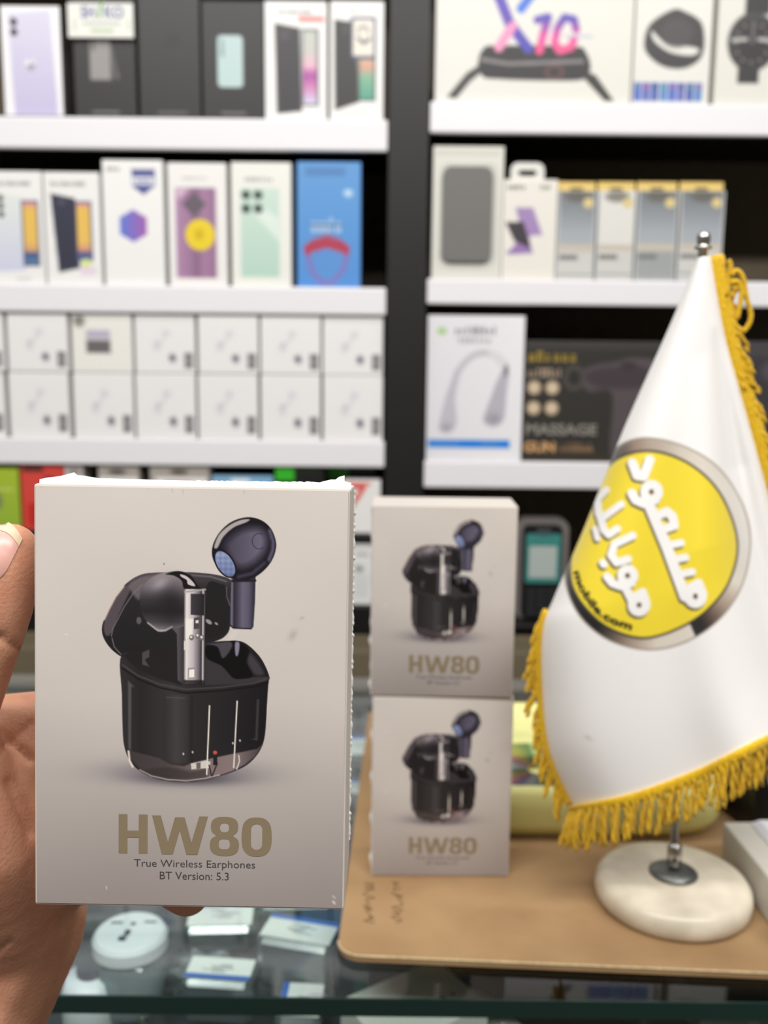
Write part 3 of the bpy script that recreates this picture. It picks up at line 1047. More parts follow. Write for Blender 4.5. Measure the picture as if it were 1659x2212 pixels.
def cloth(u, v):
    u, v = np.asarray(u, float), np.asarray(v, float)
    th = TH0 + (TH1 - TH0) * u
    s_ = (np.sin(th) - math.sin(TH0)) / (math.sin(TH1) - math.sin(TH0))
    lx, ly = along(Lp, v)
    rx, ry = along(Rp, v)
    bx, by = along(Bp, s_)
    ex = Lp[-1][0] + (Rp[-1][0] - Lp[-1][0]) * s_
    ey = Lp[-1][1] + (Rp[-1][1] - Lp[-1][1]) * s_
    wv = v ** 2.2
    px = lx + (rx - lx) * s_ + wv * (bx - ex)
    py = ly + (ry - ly) * s_ + wv * (by - ey)
    fold = .0100 * np.exp(-((u - .80 - .05 * v) / .07) ** 2) * np.clip((v - .15) / .3, 0, 1) - .006 * np.exp(-((u - .64) / .09) ** 2) * np.clip((v - .2) / .4, 0, 1)
    fold += .0032 * np.sin(u * 11 + 2.6 * v) * v
    Y = FY + .002 - (.007 + .048 * v ** .85) * np.cos(th) + fold
    # corner lower left curls slightly forward
    Y = Y - .006 * np.exp(-((u) / .12) ** 2) * np.clip((v - .8) / .2, 0, 1)
    return px, py, Y


def cloth_world(px, py, Y):
    dx = np.outer((px - 829.5) / FPX, RT) + np.outer(-(py - 1106) / FPX, UP) + np.array(FW)
    return np.array(CL) + dx * (Y / dx[:, 1])[:, None]


def pf(pts):
    return [(1140 + a * .31284, 900 + b * .31284) for a, b in pts]


def paint_flag(X, Y):
    ink = Ink(X, Y, (240, 238, 236))
    s = .31284
    outer = spline(pf([(800, 142), (1080, 200), (1320, 350), (1485, 600), (1542, 850), (1500, 1120), (1390, 1330), (1220, 1490), (1010, 1590), (790, 1612), (560, 1548),
                       (390, 1420), (290, 1260), (252, 1080), (285, 900), (360, 700), (470, 430), (590, 225)]), 6)
    inner = spline(pf([(830, 245), (1100, 325), (1320, 530), (1440, 850), (1392, 1120), (1250, 1315), (1050, 1450), (800, 1522), (560, 1450), (400, 1310), (310, 1150),
                       (305, 960), (350, 780), (450, 530), (590, 320)]), 6)
    cx, cy = 1140 + 880 * s, 900 + 880 * s
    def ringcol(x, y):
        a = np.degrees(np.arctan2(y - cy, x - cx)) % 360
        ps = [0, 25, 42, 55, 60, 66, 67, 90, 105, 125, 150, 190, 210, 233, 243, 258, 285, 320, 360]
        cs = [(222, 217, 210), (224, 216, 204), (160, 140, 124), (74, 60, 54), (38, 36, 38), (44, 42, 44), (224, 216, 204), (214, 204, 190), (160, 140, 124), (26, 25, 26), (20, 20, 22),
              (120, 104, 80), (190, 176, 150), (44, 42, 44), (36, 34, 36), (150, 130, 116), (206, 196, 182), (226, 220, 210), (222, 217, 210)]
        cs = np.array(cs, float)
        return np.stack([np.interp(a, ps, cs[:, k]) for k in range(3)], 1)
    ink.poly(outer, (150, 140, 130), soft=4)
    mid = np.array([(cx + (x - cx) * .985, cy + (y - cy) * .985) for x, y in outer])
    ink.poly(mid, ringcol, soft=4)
    big = np.array([(cx + (x - cx) * 1.025, cy + (y - cy) * 1.025) for x, y in inner])
    ink.poly(big, (58, 54, 46), soft=4)
    ink.poly(inner, (238, 214, 54), soft=3)
    def stroke(pts, wd, **k):
        for off, c, ex in (((-9, 13), (84, 74, 52), 5), ((0, 0), (244, 242, 240), 0)):
            pass
        return pts, wd
    S = [
        ([(722, 320), (755, 405), (800, 412), (842, 300)], 66),
        ([(855 + 48 * math.cos(a), 520 + 52 * math.sin(a)) for a in np.linspace(0, 6.3, 16)], 62),
        ([(880, 575), (800, 600), (745, 575), (718, 530)], 62),
        ([(835, 600), (960, 900), (1085, 1240)], 74),
        ([(905, 680), (960, 655), (1000, 690), (1012, 752), (965, 768)], 62),
        ([(960, 890), (1058, 872)], 52), ([(1000, 990), (1090, 972)], 52), ([(1045, 1090), (1135, 1072)], 52),
        ([(1158 + 48 * math.cos(a), 1240 + 52 * math.sin(a)) for a in np.linspace(0, 6.3, 16)], 62),
        ([(1125, 1180), (1180, 1150), (1208, 1220)], 60),
        ([(540, 505), (480, 570), (490, 670), (530, 690), (645, 605)], 50),
        ([(495, 670), (525, 780), (560, 815), (618, 775)], 52),
        ([(465, 775), (482, 840)], 42),
        ([(725, 822), (600, 880), (575, 955), (615, 1008), (692, 985)], 54),
        ([(518, 1008), (526, 1020)], 52),
        ([(690 + 45 * math.cos(a), 1098 + 48 * math.sin(a)) for a in np.linspace(0, 6.3, 16)], 56),
        ([(715, 1150), (640, 1170), (585, 1150), (548, 1105)], 56),
        ([(670, 1170), (730, 1290)], 58),
        ([(768 + 48 * math.cos(a), 1300 + 50 * math.sin(a)) for a in np.linspace(0, 6.3, 16)], 60),
        ([(735, 1245), (795, 1212), (820, 1290)], 56)]
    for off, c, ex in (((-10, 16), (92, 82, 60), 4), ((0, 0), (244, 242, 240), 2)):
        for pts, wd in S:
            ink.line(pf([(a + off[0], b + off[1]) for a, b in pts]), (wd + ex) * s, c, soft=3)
    for a, b in ((853, 520), (1157, 1243), (688, 1098), (768, 1302)):
        ink.ell(1140 + a * s, 900 + b * s, 16 * s, 17 * s, (96, 84, 60), soft=2)
    ink.ell(1270, 1594, 12, 6, (205, 203, 200), rot=30, gauss=True, alpha=.8)
    return ink.C


NU, NVv = 300, 460
uu, vv = np.meshgrid(np.linspace(0, 1, NU), np.linspace(0, 1, NVv) ** .9)
cpx, cpy, cY = cloth(uu.ravel(), vv.ravel())
CW = cloth_world(cpx, cpy, cY)
M_satin = print_mat('white_satin', rough=.42, sheen=.25, bump=.05, bscale=900)
me = grid_from('cloth', CW - np.array(fl0), NU, NVv, paint_flag(cpx, cpy), M_satin, True)
clo = link('cloth', me, fr)

# web address on the emblem's rim, letters laid on the cloth
P, F = text_geo('mobile.com', .03)
arc = spline(pf([(338, 1065), (368, 1160), (420, 1250), (490, 1335), (585, 1400), (722, 1448)]), 10, False)
V = []
for a, b in P:
    ax_, ay_ = along(arc, a)
    bx_, by_ = along(arc, min(1, a + .01))
    if a > .98:
        bx_, by_ = ax_, ay_
        ax0, ay0 = along(arc, a - .02)
        tx, ty = bx_ - ax0, by_ - ay0
    else:
        tx, ty = bx_ - ax_, by_ - ay_
    L = math.hypot(tx, ty) + 1e-9
    qx, qy = ax_ + ty / L * 17 * (b - .5), ay_ - tx / L * 17 * (b - .5)
    k = np.argmin((cpx - qx) ** 2 + (cpy - qy) ** 2)
    V.append(Vector(at_y(float(qx), float(qy), float(cY[k]) - .0008)) - fl0)
mesh_obj('lettering', V, F, mat('black_ink', (26, 24, 20), rough=.6), clo)

# gold fringe
M_fringe = mat('gold_fringe_yarn', (240, 196, 6), rough=.7, noise=.3, nscale=700, rgb2=(206, 158, 2), bump=.5, bscale=1500, sheen=.2)


def edge_pts(kind, t):
    if kind == 'b':
        u, v = t, np.ones_like(t)
    elif kind == 'l':
        u, v = np.zeros_like(t), t
    else:
        u, v = np.ones_like(t), t
    px, py, Y = cloth(u, v)
    return [Vector(p) for p in cloth_world(px, py, Y)]


def twisted(p0, p1, r, bow, nm, parent, loops=9):
    """one twisted yarn: two plies wound together"""
    p0, p1 = Vector(p0), Vector(p1)
    V, F = [], []
    ph = random.uniform(0, 6.28)
    for s2 in (0, math.pi):
        pts = []
        n_ = 11
        for i in range(n_):
            t = i / (n_ - 1)
            c = p0.lerp(p1, t) + bow * math.sin(math.pi * t)
            a = ph + s2 + t * loops
            pts.append(c + Vector((math.cos(a), math.sin(a), 0)) * r * .75 - fl0)
        v2, f2 = tube(pts, [r * .7] * (n_ - 1) + [r * .5], 5)
        F += [tuple(i + len(V) for i in f) for f in f2]
        V += v2
    return mesh_obj(nm, V, F, M_fringe, parent, smooth=True)


# t along the bottom edge is in u, so the strands are spread by arc length
tb = np.linspace(0, 1, 200)
eb = edge_pts('b', tb)
lenb = np.concatenate([[0], np.cumsum([(eb[i + 1] - eb[i]).length for i in range(199)])])
tband = np.interp(np.linspace(0, lenb[-1], 90), lenb, tb)
EB = edge_pts('b', tband)
V, F = tube([p + Vector((0, -.0006, -.002)) - fl0 for p in EB], [.0030 + .0002 * (i % 2) for i in range(len(EB))], 8, flat=.45)
fb = mesh_obj('fringe_band', V, F, M_fringe, fr, smooth=True)
nst = 74
for i, s_ in enumerate(np.linspace(.002, lenb[-1] - .002, nst)):
    p = edge_pts('b', np.array([np.interp(s_, lenb, tb)]))[0]
    left = i < 8
    L = .0255 + random.uniform(-.0025, .0015)
    dx = random.uniform(-.0025, .0025) - (.005 * (1 - i / 8) if left else .0005)
    q = p + Vector((dx, random.uniform(-.003, .002), -L))
    twisted(p + Vector((0, -.0008, -.002)), q, .00105, Vector((random.uniform(-.0015, .0015) - (.002 if left else 0), 0, 0)), 'fringe_strand', fb)
tl = np.linspace(.655, 1.0, 40)
EL = edge_pts('l', tl)
V, F = tube([p + Vector((-.0012, -.0005, 0)) - fl0 for p in EL], [.0019 + .0002 * (i % 2) for i in range(40)], 8, flat=.6)
fl_ = mesh_obj('fringe_band', V, F, M_fringe, fr, smooth=True)
for i, t in enumerate(np.linspace(.655, .985, 34)):
    p = edge_pts('l', np.array([t]))[0]
    q = p + Vector((-.0060 + random.uniform(-.003, .0030) + (.0025 if t > .8 else 0), random.uniform(-.002, .002), -.017 + random.uniform(-.004, .004)))
    twisted(p + Vector((-.001, 0, 0)), q, .0010, Vector((random.uniform(-.0025, .0005), 0, 0)), 'fringe_strand', fl_)
tr = np.linspace(.0, 1.0, 90)
ER = edge_pts('r', tr)
V, F = tube([p + Vector((.0022, 0, 0)) - fl0 for p in ER], [.0042 + .0005 * (i % 2) for i in range(90)], 8, flat=.6)
fr_ = mesh_obj('fringe_band', V, F, M_fringe, fr, smooth=True)
for i, t in enumerate(np.linspace(.02, .97, 120)):
    p = edge_pts('r', np.array([t]))[0]
    up_ = t < .25
    q = p + Vector((.0095 + random.uniform(-.004, .004), random.uniform(-.004, .003), -.016 + random.uniform(-.005, .006)))
    twisted(p + Vector((.002, -.0005, 0)), q, .00115, Vector((random.uniform(-.001, .0035), 0, 0)), 'fringe_strand', fr_)
# loose loops near the top of the flag
for pts in ([(1568, 640), (1578, 580), (1573, 562)], [(1575, 600), (1590, 585), (1605, 600), (1612, 640), (1622, 680), (1615, 705), (1600, 720)],
            [(1578, 612), (1592, 608), (1602, 625), (1600, 650), (1592, 690)], [(1560, 660), (1570, 690), (1590, 705), (1604, 716)]):
    sp_ = spline(pts, 5, False)
    V, F = tube([at_y(a, b, FY - .004) - fl0 for a, b in sp_], .0014, 6)
    mesh_obj('fringe_strand', V, F, M_fringe, fr_, smooth=True)

# =================================================================== YELLOW TRAY WITH DISC, PAPERS, BLACK DEVICE
M_yel = mat('pale_yellow_plastic', (238, 236, 160), rough=.4)
ycx, yf, yb_ = .119, .579, .745
ty0 = (yf + yb_) / 2
tr_ = empty('yellow_tray', (ycx, ty0, .0041))
tag(tr_, 'pale lime yellow plastic tray lying behind the stacked cartons', 'tray')
ax_, ay_ = .114, (yb_ - yf) / 2
def sup(a, rx, ry, e=3.0):
    c, s_ = math.cos(a), math.sin(a)
    return (rx * math.copysign(abs(c) ** (2 / e), c), ry * math.copysign(abs(s_) ** (2 / e), s_))
prof = [(.86, 0), (.95, .002), (.99, .010), (1.0, .020), (.985, .030), (.95, .0345), (.90, .034), (.80, .029), (.72, .022), (.66, .016), (.64, .010), (0.02, .009)]
V, F = [], []
N_ = 72
for k, (sc_, z) in enumerate(prof):
    for i in range(N_):
        a = 2 * math.pi * i / N_
        e = 6.0 if k < 7 else 2.2
        x_, y_ = sup(a, ax_ * sc_, ay_ * sc_, e)
        V.append((x_, y_, z))
for k in range(len(prof) - 1):
    for i in range(N_):
        j = (i + 1) % N_
        F.append((k * N_ + i, k * N_ + j, (k + 1) * N_ + j, (k + 1) * N_ + i))
F.append(tuple(reversed(range(N_))))
F.append(tuple(range((len(prof) - 1) * N_, len(prof) * N_)))
mesh_obj('tray_shell', V, F, M_yel, tr_, smooth=True)
# shiny disc lying in the tray
V, F = lathe([(.0075, 0), (.049, 0), (.049, .0012), (.0075, .0012)], 64)
dm = mat('iridescent_disc', (170, 180, 175), rough=.12, metal=.9)
nt = dm.node_tree
tcn = nt.nodes.new('ShaderNodeTexCoord')
gr = nt.nodes.new('ShaderNodeTexGradient')
gr.gradient_type = 'RADIAL'
mp = nt.nodes.new('ShaderNodeMath')
mp.operation = 'MULTIPLY'
mp.inputs[1].default_value = 4.0
fr2 = nt.nodes.new('ShaderNodeMath')
fr2.operation = 'FRACT'
rp = nt.nodes.new('ShaderNodeValToRGB')
els = rp.color_ramp.elements
els[0].color = (*lin((70, 120, 110)), 1)
els[1].color = (*lin((150, 190, 170)), 1)
for pos, c in ((.25, (170, 175, 110)), (.45, (225, 150, 130)), (.6, (150, 140, 190)), (.75, (225, 228, 220))):
    e_ = els.new(pos)
    e_.color = (*lin(c), 1)
nt.links.new(tcn.outputs['Object'], gr.inputs[0])
nt.links.new(gr.outputs['Fac'], mp.inputs[0])
nt.links.new(mp.outputs[0], fr2.inputs[0])
nt.links.new(fr2.outputs[0], rp.inputs[0])
nt.links.new(rp.outputs[0], nt.nodes['Principled BSDF'].inputs['Base Color'])
F = F[:-2] + []
n_ = 64
F += [(3 * n_ + i, 3 * n_ + (i + 1) % n_, (i + 1) % n_, i) for i in range(n_)]
dc = mesh_obj('optical_disc', V, F, dm)
dc.location = (ycx - .0035, ty0, .0150)
tag(dc, 'shiny rainbow optical disc lying inside the yellow tray', 'disc')

# slab of papers at the right border
sA, sB = at_z(1548, 1775, .030), at_z(1668, 1925, .030)
dv = (sB - sA)
ang = math.atan2(dv.y, dv.x)
ps = empty('paper_box', (sA.x + .004, sA.y, .0042), ang)
tag(ps, 'flat grey white box beside the marble flag base', 'box')
ln = dv.length
bm_obj('body', box_bm(-.0, ln * 1.25, .0, .13, 0, .026, bev=.002), mat('grey_white_card', (196, 192, 182), rough=.5), ps)
st = empty('paper_stack', (sA.x, sA.y, .0306), ang)
tag(st, 'stack of white printed papers lying on the flat grey box', 'papers')
for k in range(4):
    o = bm_obj('sheet', box_bm(.004 + .0005 * k, ln * 1.22, .020 + .0012 * k, .125, .0008 * k, .0008 * k + .0007), mat('white_paper', (222, 221, 226), rough=.6), st)
for k in range(9):
    mesh_obj('printed_line', [(.012 + .007 * k, .030, .0032), (.0135 + .007 * k, .030, .0032), (.0135 + .007 * k, .11, .0032), (.012 + .007 * k, .11, .0032)], [(0, 1, 2, 3)],
             mat('grey_print_line', (176, 175, 182), rough=.6), st)
bd = empty('black_device', (.320, .604, .0042), math.radians(13))
tag(bd, 'low black plastic device standing behind the papers', 'device')
bm_obj('body', box_bm(-.075, .075, 0, .10, 0, .042, bev=.005, seg=3), mat('black_plastic', (20, 20, 22), rough=.3), bd)
bm_obj('lid', box_bm(-.070, .070, .004, .095, .0425, .050, bev=.003), mat('black_plastic', (20, 20, 22)), bd)

# =================================================================== THINGS INSIDE THE COUNTER
M_adw = mat('white_plastic', (232, 236, 240), rough=.3)
M_slot = mat('dark_slot', (70, 76, 80), rough=.5)
M_clear = clear_mat('clear_plastic', (196, 206, 210), body=(190, 200, 204), body_w=.35)
pa = at_z(281, 2012, -.028)
ad = empty('travel_adapter', (pa.x, pa.y, ZD + .0005))
tag(ad, 'round white universal travel adapter with clear body under the counter glass', 'adapter')
hz = -.028 - ZD
V, F = lathe([(.0001, hz - .012), (.0205, hz - .012), (.0222, hz - .010), (.0222, hz - .003), (.0205, hz - .0006), (.0195, hz), (.0001, hz)], 48)
mesh_obj('socket_face', V, F, M_adw, ad, smooth=False)
V, F = lathe([(.0001, .014), (.0170, .014), (.0195, .018), (.0205, hz - .013), (.0001, hz - .0125)], 40)
mesh_obj('clear_body', V, F, M_clear, ad, smooth=True)
for (sx, sy, lx, ly) in ((-.010, .008, .007, .0018), (.010, .009, .007, .0018), (0, .007, .003, .003), (-.001, -.002, .0035, .0055), (-.0025, -.008, .0045, .0045)):
    bm_obj('socket_slot', box_bm(sx - lx / 2, sx + lx / 2, sy - ly / 2, sy + ly / 2, hz - .001, hz + .0003), M_slot, ad)
for sx in (-.0085, .0085):
    V, F = lathe([(.0001, 0), (.0022, .0005), (.0024, .012), (.0015, .0145), (.0001, .0146)], 16)
    p_ = mesh_obj('plug_pin', V, F, mat('brass', (220, 206, 170), rough=.25, metal=.9), ad, smooth=True)
    p_.location = (sx, -.010, 0)
ad2 = empty('clear_plug', (at_z(195, 2100, -.05).x, at_z(195, 2100, -.05).y, ZD + .0005), .5)
tag(ad2, 'white clear cased plug lying beside the travel adapter', 'plug')
V, F = lathe([(.0001, 0), (.014, 0), (.017, .004), (.017, .030), (.014, .040), (.0001, .041)], 32)
mesh_obj('body', V, F, M_adw, ad2, smooth=True)
V, F = lathe([(.0001, .0415), (.008, .0415), (.008, .047), (.0001, .047)], 20)
mesh_obj('knob', V, F, M_slot, ad2)

M_dark = mat('smoky_plastic_case', (84, 94, 97), rough=.14, coat=.8, spec=.7)
M_lab = mat('white_paper_label', (236, 238, 234), rough=.5)
M_blue = mat('blue_print_stripe', (52, 104, 190), rough=.5)
M_prn = mat('grey_label_print', (150, 152, 156), rough=.6)


def smoky_case(px, py, ztop, sx, sy, sz, rz, label, stripe='far', tilt_=0.0):
    p = at_z(px, py, ztop)
    r = empty('plastic_case', (p.x, p.y, ztop - sz), rz)
    r.rotation_euler = (tilt_, 0, rz)
    tag(r, label, 'plastic case', 'labelled plastic cases in the counter')
    bm_obj('body', box_bm(-sx / 2, sx / 2, -sy / 2, sy / 2, 0, sz, bev=.0040, seg=1), M_dark, r)
    lb = bm_obj('paper_label', box_bm(-sx * .46, sx * .46, -sy * .42, sy * .42, sz, sz + .0004), M_lab, r)
    if stripe == 'far':
        b = (-sx * .46, sx * .46, sy * .27, sy * .42)
    elif stripe == 'near':
        b = (-sx * .46, sx * .46, -sy * .42, -sy * .25)
    else:
        b = (-sx * .46, -sx * .32, -sy * .42, sy * .42)
    bm_obj('stripe', box_bm(*b, sz + .0004, sz + .0007), M_blue, lb)
    for k in range(5):
        x0 = -sx * .25 + random.uniform(0, .012)
        yy = -sy * .16 + k * sy * .07
        bm_obj('printed_line', box_bm(x0, x0 + random.uniform(.006, .014), yy, yy + .0008, sz + .0004, sz + .0006), M_prn, lb)
    return r


smoky_case(648, 2008, -.026, .047, .027, .034, math.radians(-14), 'smoky plastic case with white blue-striped label, tilted beside the cardboard sheet')
smoky_case(476, 2093, -.046, .042, .024, .030, math.radians(-5), 'smoky plastic case with blue stripe on the label near edge, next to the adapter', 'near')
smoky_case(650, 2160, -.050, .026, .034, .022, math.radians(-3), 'smoky plastic case with the blue stripe down its left side, under the biggest case', 'left')
smoky_case(478, 1975, -.046, .045, .030, .020, math.radians(3), 'smoky plastic case with white label, lying behind the adapter', 'far')
smoky_case(640, 1925, -.040, .050, .030, .026, math.radians(4), 'smoky plastic case with white label, lying behind the biggest case', 'far')
smoky_case(785, 1610, -.040, .05, .050, .03, math.radians(6), 'white labelled plastic case at the back of the counter', 'far')
smoky_case(765, 1700, -.045, .045, .03, .03, math.radians(-6), 'white labelled plastic case in the middle of the counter', 'far')
# clear crumpled bag between adapter and cases
bg = bmesh.new()
bmesh.ops.create_icosphere(bg, subdivisions=4, radius=1)
for v in bg.verts:
    q = v.co.normalized()
    k = 1 + .16 * math.sin(9 * q.x + 3 * q.y) * math.sin(7 * q.y + 5 * q.z) + .10 * math.sin(17 * q.z + 11 * q.x)
    v.co = Vector((q.x * .024 * k, q.y * .020 * k, max(q.z, -.75) * .016 * k))
pb = at_z(430, 2050, -.055)
bag = bm_obj('plastic_bag', bg, M_clear, smooth=True)
bag.location = (pb.x, pb.y + .01, ZD + .014)
tag(bag, 'crumpled clear plastic bag between adapter and plastic cases', 'bag')
# white tilted carton
p1, p2 = at_z(735, 2160, -.038), at_z(942, 2072, -.038)
e = (p2 - p1)
an = math.atan2(e.y, e.x)
wc = empty('white_carton', (p1.x, p1.y, ZD + .0005), an)
tag(wc, 'plain white carton with recycling marks lying aslant under the counter glass', 'carton')
L1, hh = e.length, -.038 - ZD
bm_obj('body', box_bm(0, L1, -.048, 0, 0, hh, bev=.001), mat('off_white_card', (232, 230, 222), rough=.5), wc)
Mg2 = mat('pale_grey_print', (150, 148, 140), rough=.6)
for k, (a, b, s_) in enumerate(((.030, -.036, .003), (.038, -.034, .0035), (.047, -.032, .0055), (.055, -.031, .003))):
    if k == 2:
        pts = rrect(-s_ / 2, s_ / 2, -s_ / 2, s_ / 2, .0005, 2)
    else:
        pts = [(s_ / 2 * math.cos(t), s_ / 2 * math.sin(t)) for t in np.linspace(0, 6.28, 6 if k else 3, endpoint=False)]
    mesh_obj('printed_mark', [(a + x_, b + y_, hh + .0002) for x_, y_ in pts], [tuple(range(len(pts)))], Mg2, wc)
# coil of white cable
pc = at_z(1000, 2168, -.055)
cc = empty('cable_coil', (pc.x, pc.y, ZD))
tag(cc, 'coil of white charging cable behind the white carton', 'cable')
pts = []
for i in range(181):
    a = 2 * math.pi * i / 30
    rr = .0215 + .0016 * (i // 30 % 3) + .0006 * math.sin(a * 1.3)
    pts.append((rr * math.cos(a), rr * math.sin(a), .006 + .0042 * i / 30 + .001 * math.sin(a * .7)))
V, F = tube(pts, .0019, 8)
mesh_obj('cable', V, F, mat('white_cable', (206, 206, 202), rough=.45), cc, smooth=True)
V, F = lathe([(.0001, 0), (.0045, 0), (.0045, .012), (.003, .014), (.0001, .014)], 20)
k_ = mesh_obj('plug', V, F, M_adw, cc, smooth=True)
k_.location = (.027, -.020, .022)
# charger head
pk = at_z(1090, 2205, -.055)
ch = empty('charger_head', (pk.x, pk.y, ZD + .0005))
tag(ch, 'rounded white charger head beside the cable coil', 'charger')
V, F = lathe([(.0001, 0), (.012, 0), (.0135, .003), (.0135, .026), (.011, .031), (.0001, .032)], 32)
mesh_obj('body', V, F, mat('grey_white_plastic', (196, 194, 188), rough=.4), ch, smooth=True)
bm_obj('port', box_bm(-.004, .004, -.0005, .0015, .0318, .0323), M_slot, ch)
# silver blister and dark boxes on the right
pk = at_z(1465, 2178, -.060)
bl = bmesh.new()
bmesh.ops.create_icosphere(bl, subdivisions=4, radius=1)
for v in bl.verts:
    q = v.co.normalized()
    k = 1 + .07 * math.sin(23 * q.x + 5 * q.z) * math.sin(19 * q.y)
    v.co = Vector((math.copysign(abs(q.x) ** .6, q.x) * .022 * k, math.copysign(abs(q.y) ** .6, q.y) * .014 * k, math.copysign(abs(q.z) ** .7, q.z) * .012 * k))
sb = bm_obj('foil_pouch', bl, mat('silver_foil', (150, 148, 140), rough=.25, metal=.7), smooth=True)
sb.location = (pk.x, pk.y, ZD + .0130)
tag(sb, 'small crinkled silver foil pouch in the dark corner of the counter', 'pouch')
pk = at_z(1480, 2120, -.05)
kb = bm_obj('black_carton', box_bm(-.025, .025, 0, .05, 0, .035, bev=.001), mat('black_card', (20, 20, 21), rough=.5))
kb.location = (pk.x, pk.y + .03, ZD + .0003)
tag(kb, 'black carton behind the silver foil pouch in the counter', 'carton')
kl = bm_obj('white_label_strip', box_bm(-.02, .018, -.0004, 0, .022, .0225), Mg2, kb)
pk = at_z(1610, 2150, -.045)
kg = bm_obj('grey_carton', box_bm(-.030, .035, -.02, .045, 0, .045, bev=.001), mat('mid_grey_card', (120, 120, 120), rough=.5))
kg.location = (pk.x, pk.y + .006, ZD + .0003)
tag(kg, 'grey carton in the counter corner, right of the black carton', 'carton')
bm_obj('seal', box_bm(-.003, .003, -.0204, -.02, .02, .045), Mg2, kg)

# =================================================================== SHELF GOODS
M_side = {}


def side(c):
    c = tuple(int(v) for v in c)
    return mat('card_%s_%s_%s' % c, c, rough=.45)


def shelf_box(name, label, cat, rect, ztop, base, paint=None, depth=.055, texts=(), step=3.0, group=None, sidec=None, inset=.006, marks=None, rz=0.0, bev=.0012):
    x0, y0, x1, y1 = rect
    Yp = YS + inset
    cx, cy = (x0 + x1) / 2, (y0 + y1) / 2
    xa_, xb_ = at_y(x0, cy, Yp).x, at_y(x1, cy, Yp).x
    zt = at_y(cx, y0, Yp).z
    W, H = xb_ - xa_, zt - ztop
    o = bm_obj(name, box_bm(-W / 2, W / 2, 0, depth, 0, H, bev=bev), side(sidec or base))
    o.location = ((xa_ + xb_) / 2, Yp, ztop + .0003)
    o.rotation_euler = (0, 0, rz)
    tag(o, label, cat, group)
    fm = lambda px, py: (((px - x0) / (x1 - x0) - .5) * W, (1 - (py - y0) / (y1 - y0)) * H)
    prn = None
    if paint:
        px = np.arange(x0 + 1.5, x1 - 1, step)
        py = np.arange(y0 + 1.5, y1 - 1, step)
        xs = ((px - x0) / (x1 - x0) - .5) * W
        zs = (1 - (py - y0) / (y1 - y0)) * H
        def pt(X, Y):
            ink = Ink(X, Y, base)
            paint(ink)
            return ink.C
        prn = link('printed_front', grid_mesh('printed_front', xs, zs, -.0002, px, py, pt, M_print), o)
    for (s_, r, c, b) in texts:
        front_text(prn or o, s_, r, fm, side(c), y=-.0007, bold=b)
    return o, fm


z1, z2, z3, z4, z5 = ztop_l
W_ = (238, 237, 236)
BK = (40, 39, 40)


def p_lav(i):
    i.poly([(20, 30), (112, 22), (122, 252), (28, 252)], gy(20, (214, 212, 230), 250, (196, 188, 222)), soft=5)
    for y in (48, 70): i.ell(33, y, 8, 9, (62, 60, 70)); i.ell(33, y, 4, 4, (30, 30, 34))
    i.ell(66, 142, 8, 10, (150, 148, 160)); i.ell(60, 136, 6, 6, (236, 236, 240)); i.ell(71, 134, 3.5, 5, (236, 236, 240))
shelf_box('phone_carton', 'white phone carton showing a lavender phone back', 'carton', (5, 12, 135, 254), z1, (240, 238, 242), p_lav, depth=.06, sidec=(84, 82, 84))
def p_b2(i):
    i.rect(193, 70, 238, 172, (148, 144, 142), soft=3); i.rect(238, 98, 243, 170, (100, 98, 98), soft=2)
    for y in (84, 94, 104): i.ell(201, y, 4, 4, (80, 78, 78))
    i.poly([(240, 95), (256, 170), (250, 170)], (110, 108, 108), soft=2)
    i.rect(195, 240, 255, 244, (130, 128, 128), soft=3)
o, fm = shelf_box('phone_carton', 'black phone carton with a grey phone picture under a white tag card', 'carton', (158, -42, 292, 254), z1, BK, p_b2)
# hanging tag card in front of it
tp = at_y(217, 44, YS - .002)
tgc = bm_obj('tag_card', box_bm(-.0445, .0445, 0, .0008, -.022, .022), mat('white_tag_card', (232, 233, 226), rough=.5))
tgc.location = tp
tag(tgc, 'white tag card with blue letters stuck on the black phone carton', 'card')
tm = lambda px, py: ((px - 217) / 137 * .089, -(py - 44) / 67 * .044)
front_text(tgc, 'SH', (176, 16, 206, 40), tm, side((112, 116, 160)), y=-.0003, bold=.03)
front_text(tgc, 'KO', (226, 16, 266, 40), tm, side((112, 116, 160)), y=-.0003, bold=.03)
front_text(tgc, 'I', (211, 6, 217, 40), tm, side((110, 160, 96)), y=-.0003, bold=.03, shear=.2)
mesh_obj('printed_line', [(*tm(180, 52)[:1], -.0003, tm(180, 52)[1]), (tm(258, 52)[0], -.0003, tm(258, 52)[1]), (tm(258, 48)[0], -.0003, tm(258, 48)[1]), (tm(180, 48)[0], -.0003, tm(180, 48)[1])], [(0, 1, 2, 3)], side((190, 190, 186)), tgc)
mesh_obj('printed_line', [(tm(196, 66)[0], -.0003, tm(196, 66)[1]), (tm(244, 66)[0], -.0003, tm(244, 66)[1]), (tm(244, 61)[0], -.0003, tm(244, 61)[1]), (tm(196, 61)[0], -.0003, tm(196, 61)[1])], [(0, 1, 2, 3)], side((170, 196, 150)), tgc)
for yy in (44, 52, 60):
    for xx in (161, 274):
        mesh_obj('printed_mark', [(tm(xx - 3, yy)[0], -.0003, tm(xx, yy + 2)[1]), (tm(xx + 3, yy)[0], -.0003, tm(xx, yy + 2)[1]), (tm(xx + 5, yy)[0], -.0003, tm(xx, yy - 3)[1])], [(0, 1, 2)], side((170, 190, 160)), tgc)
def p_b3(i):
    i.rect(358, 72, 386, 100, (34, 33, 34), soft=4); i.rect(338, 240, 400, 244, (120, 118, 118), soft=3)
shelf_box('phone_carton', 'plain black phone carton between two illustrated black ones', 'carton', (299, -40, 432, 254), z1, (42, 41, 42), p_b3)
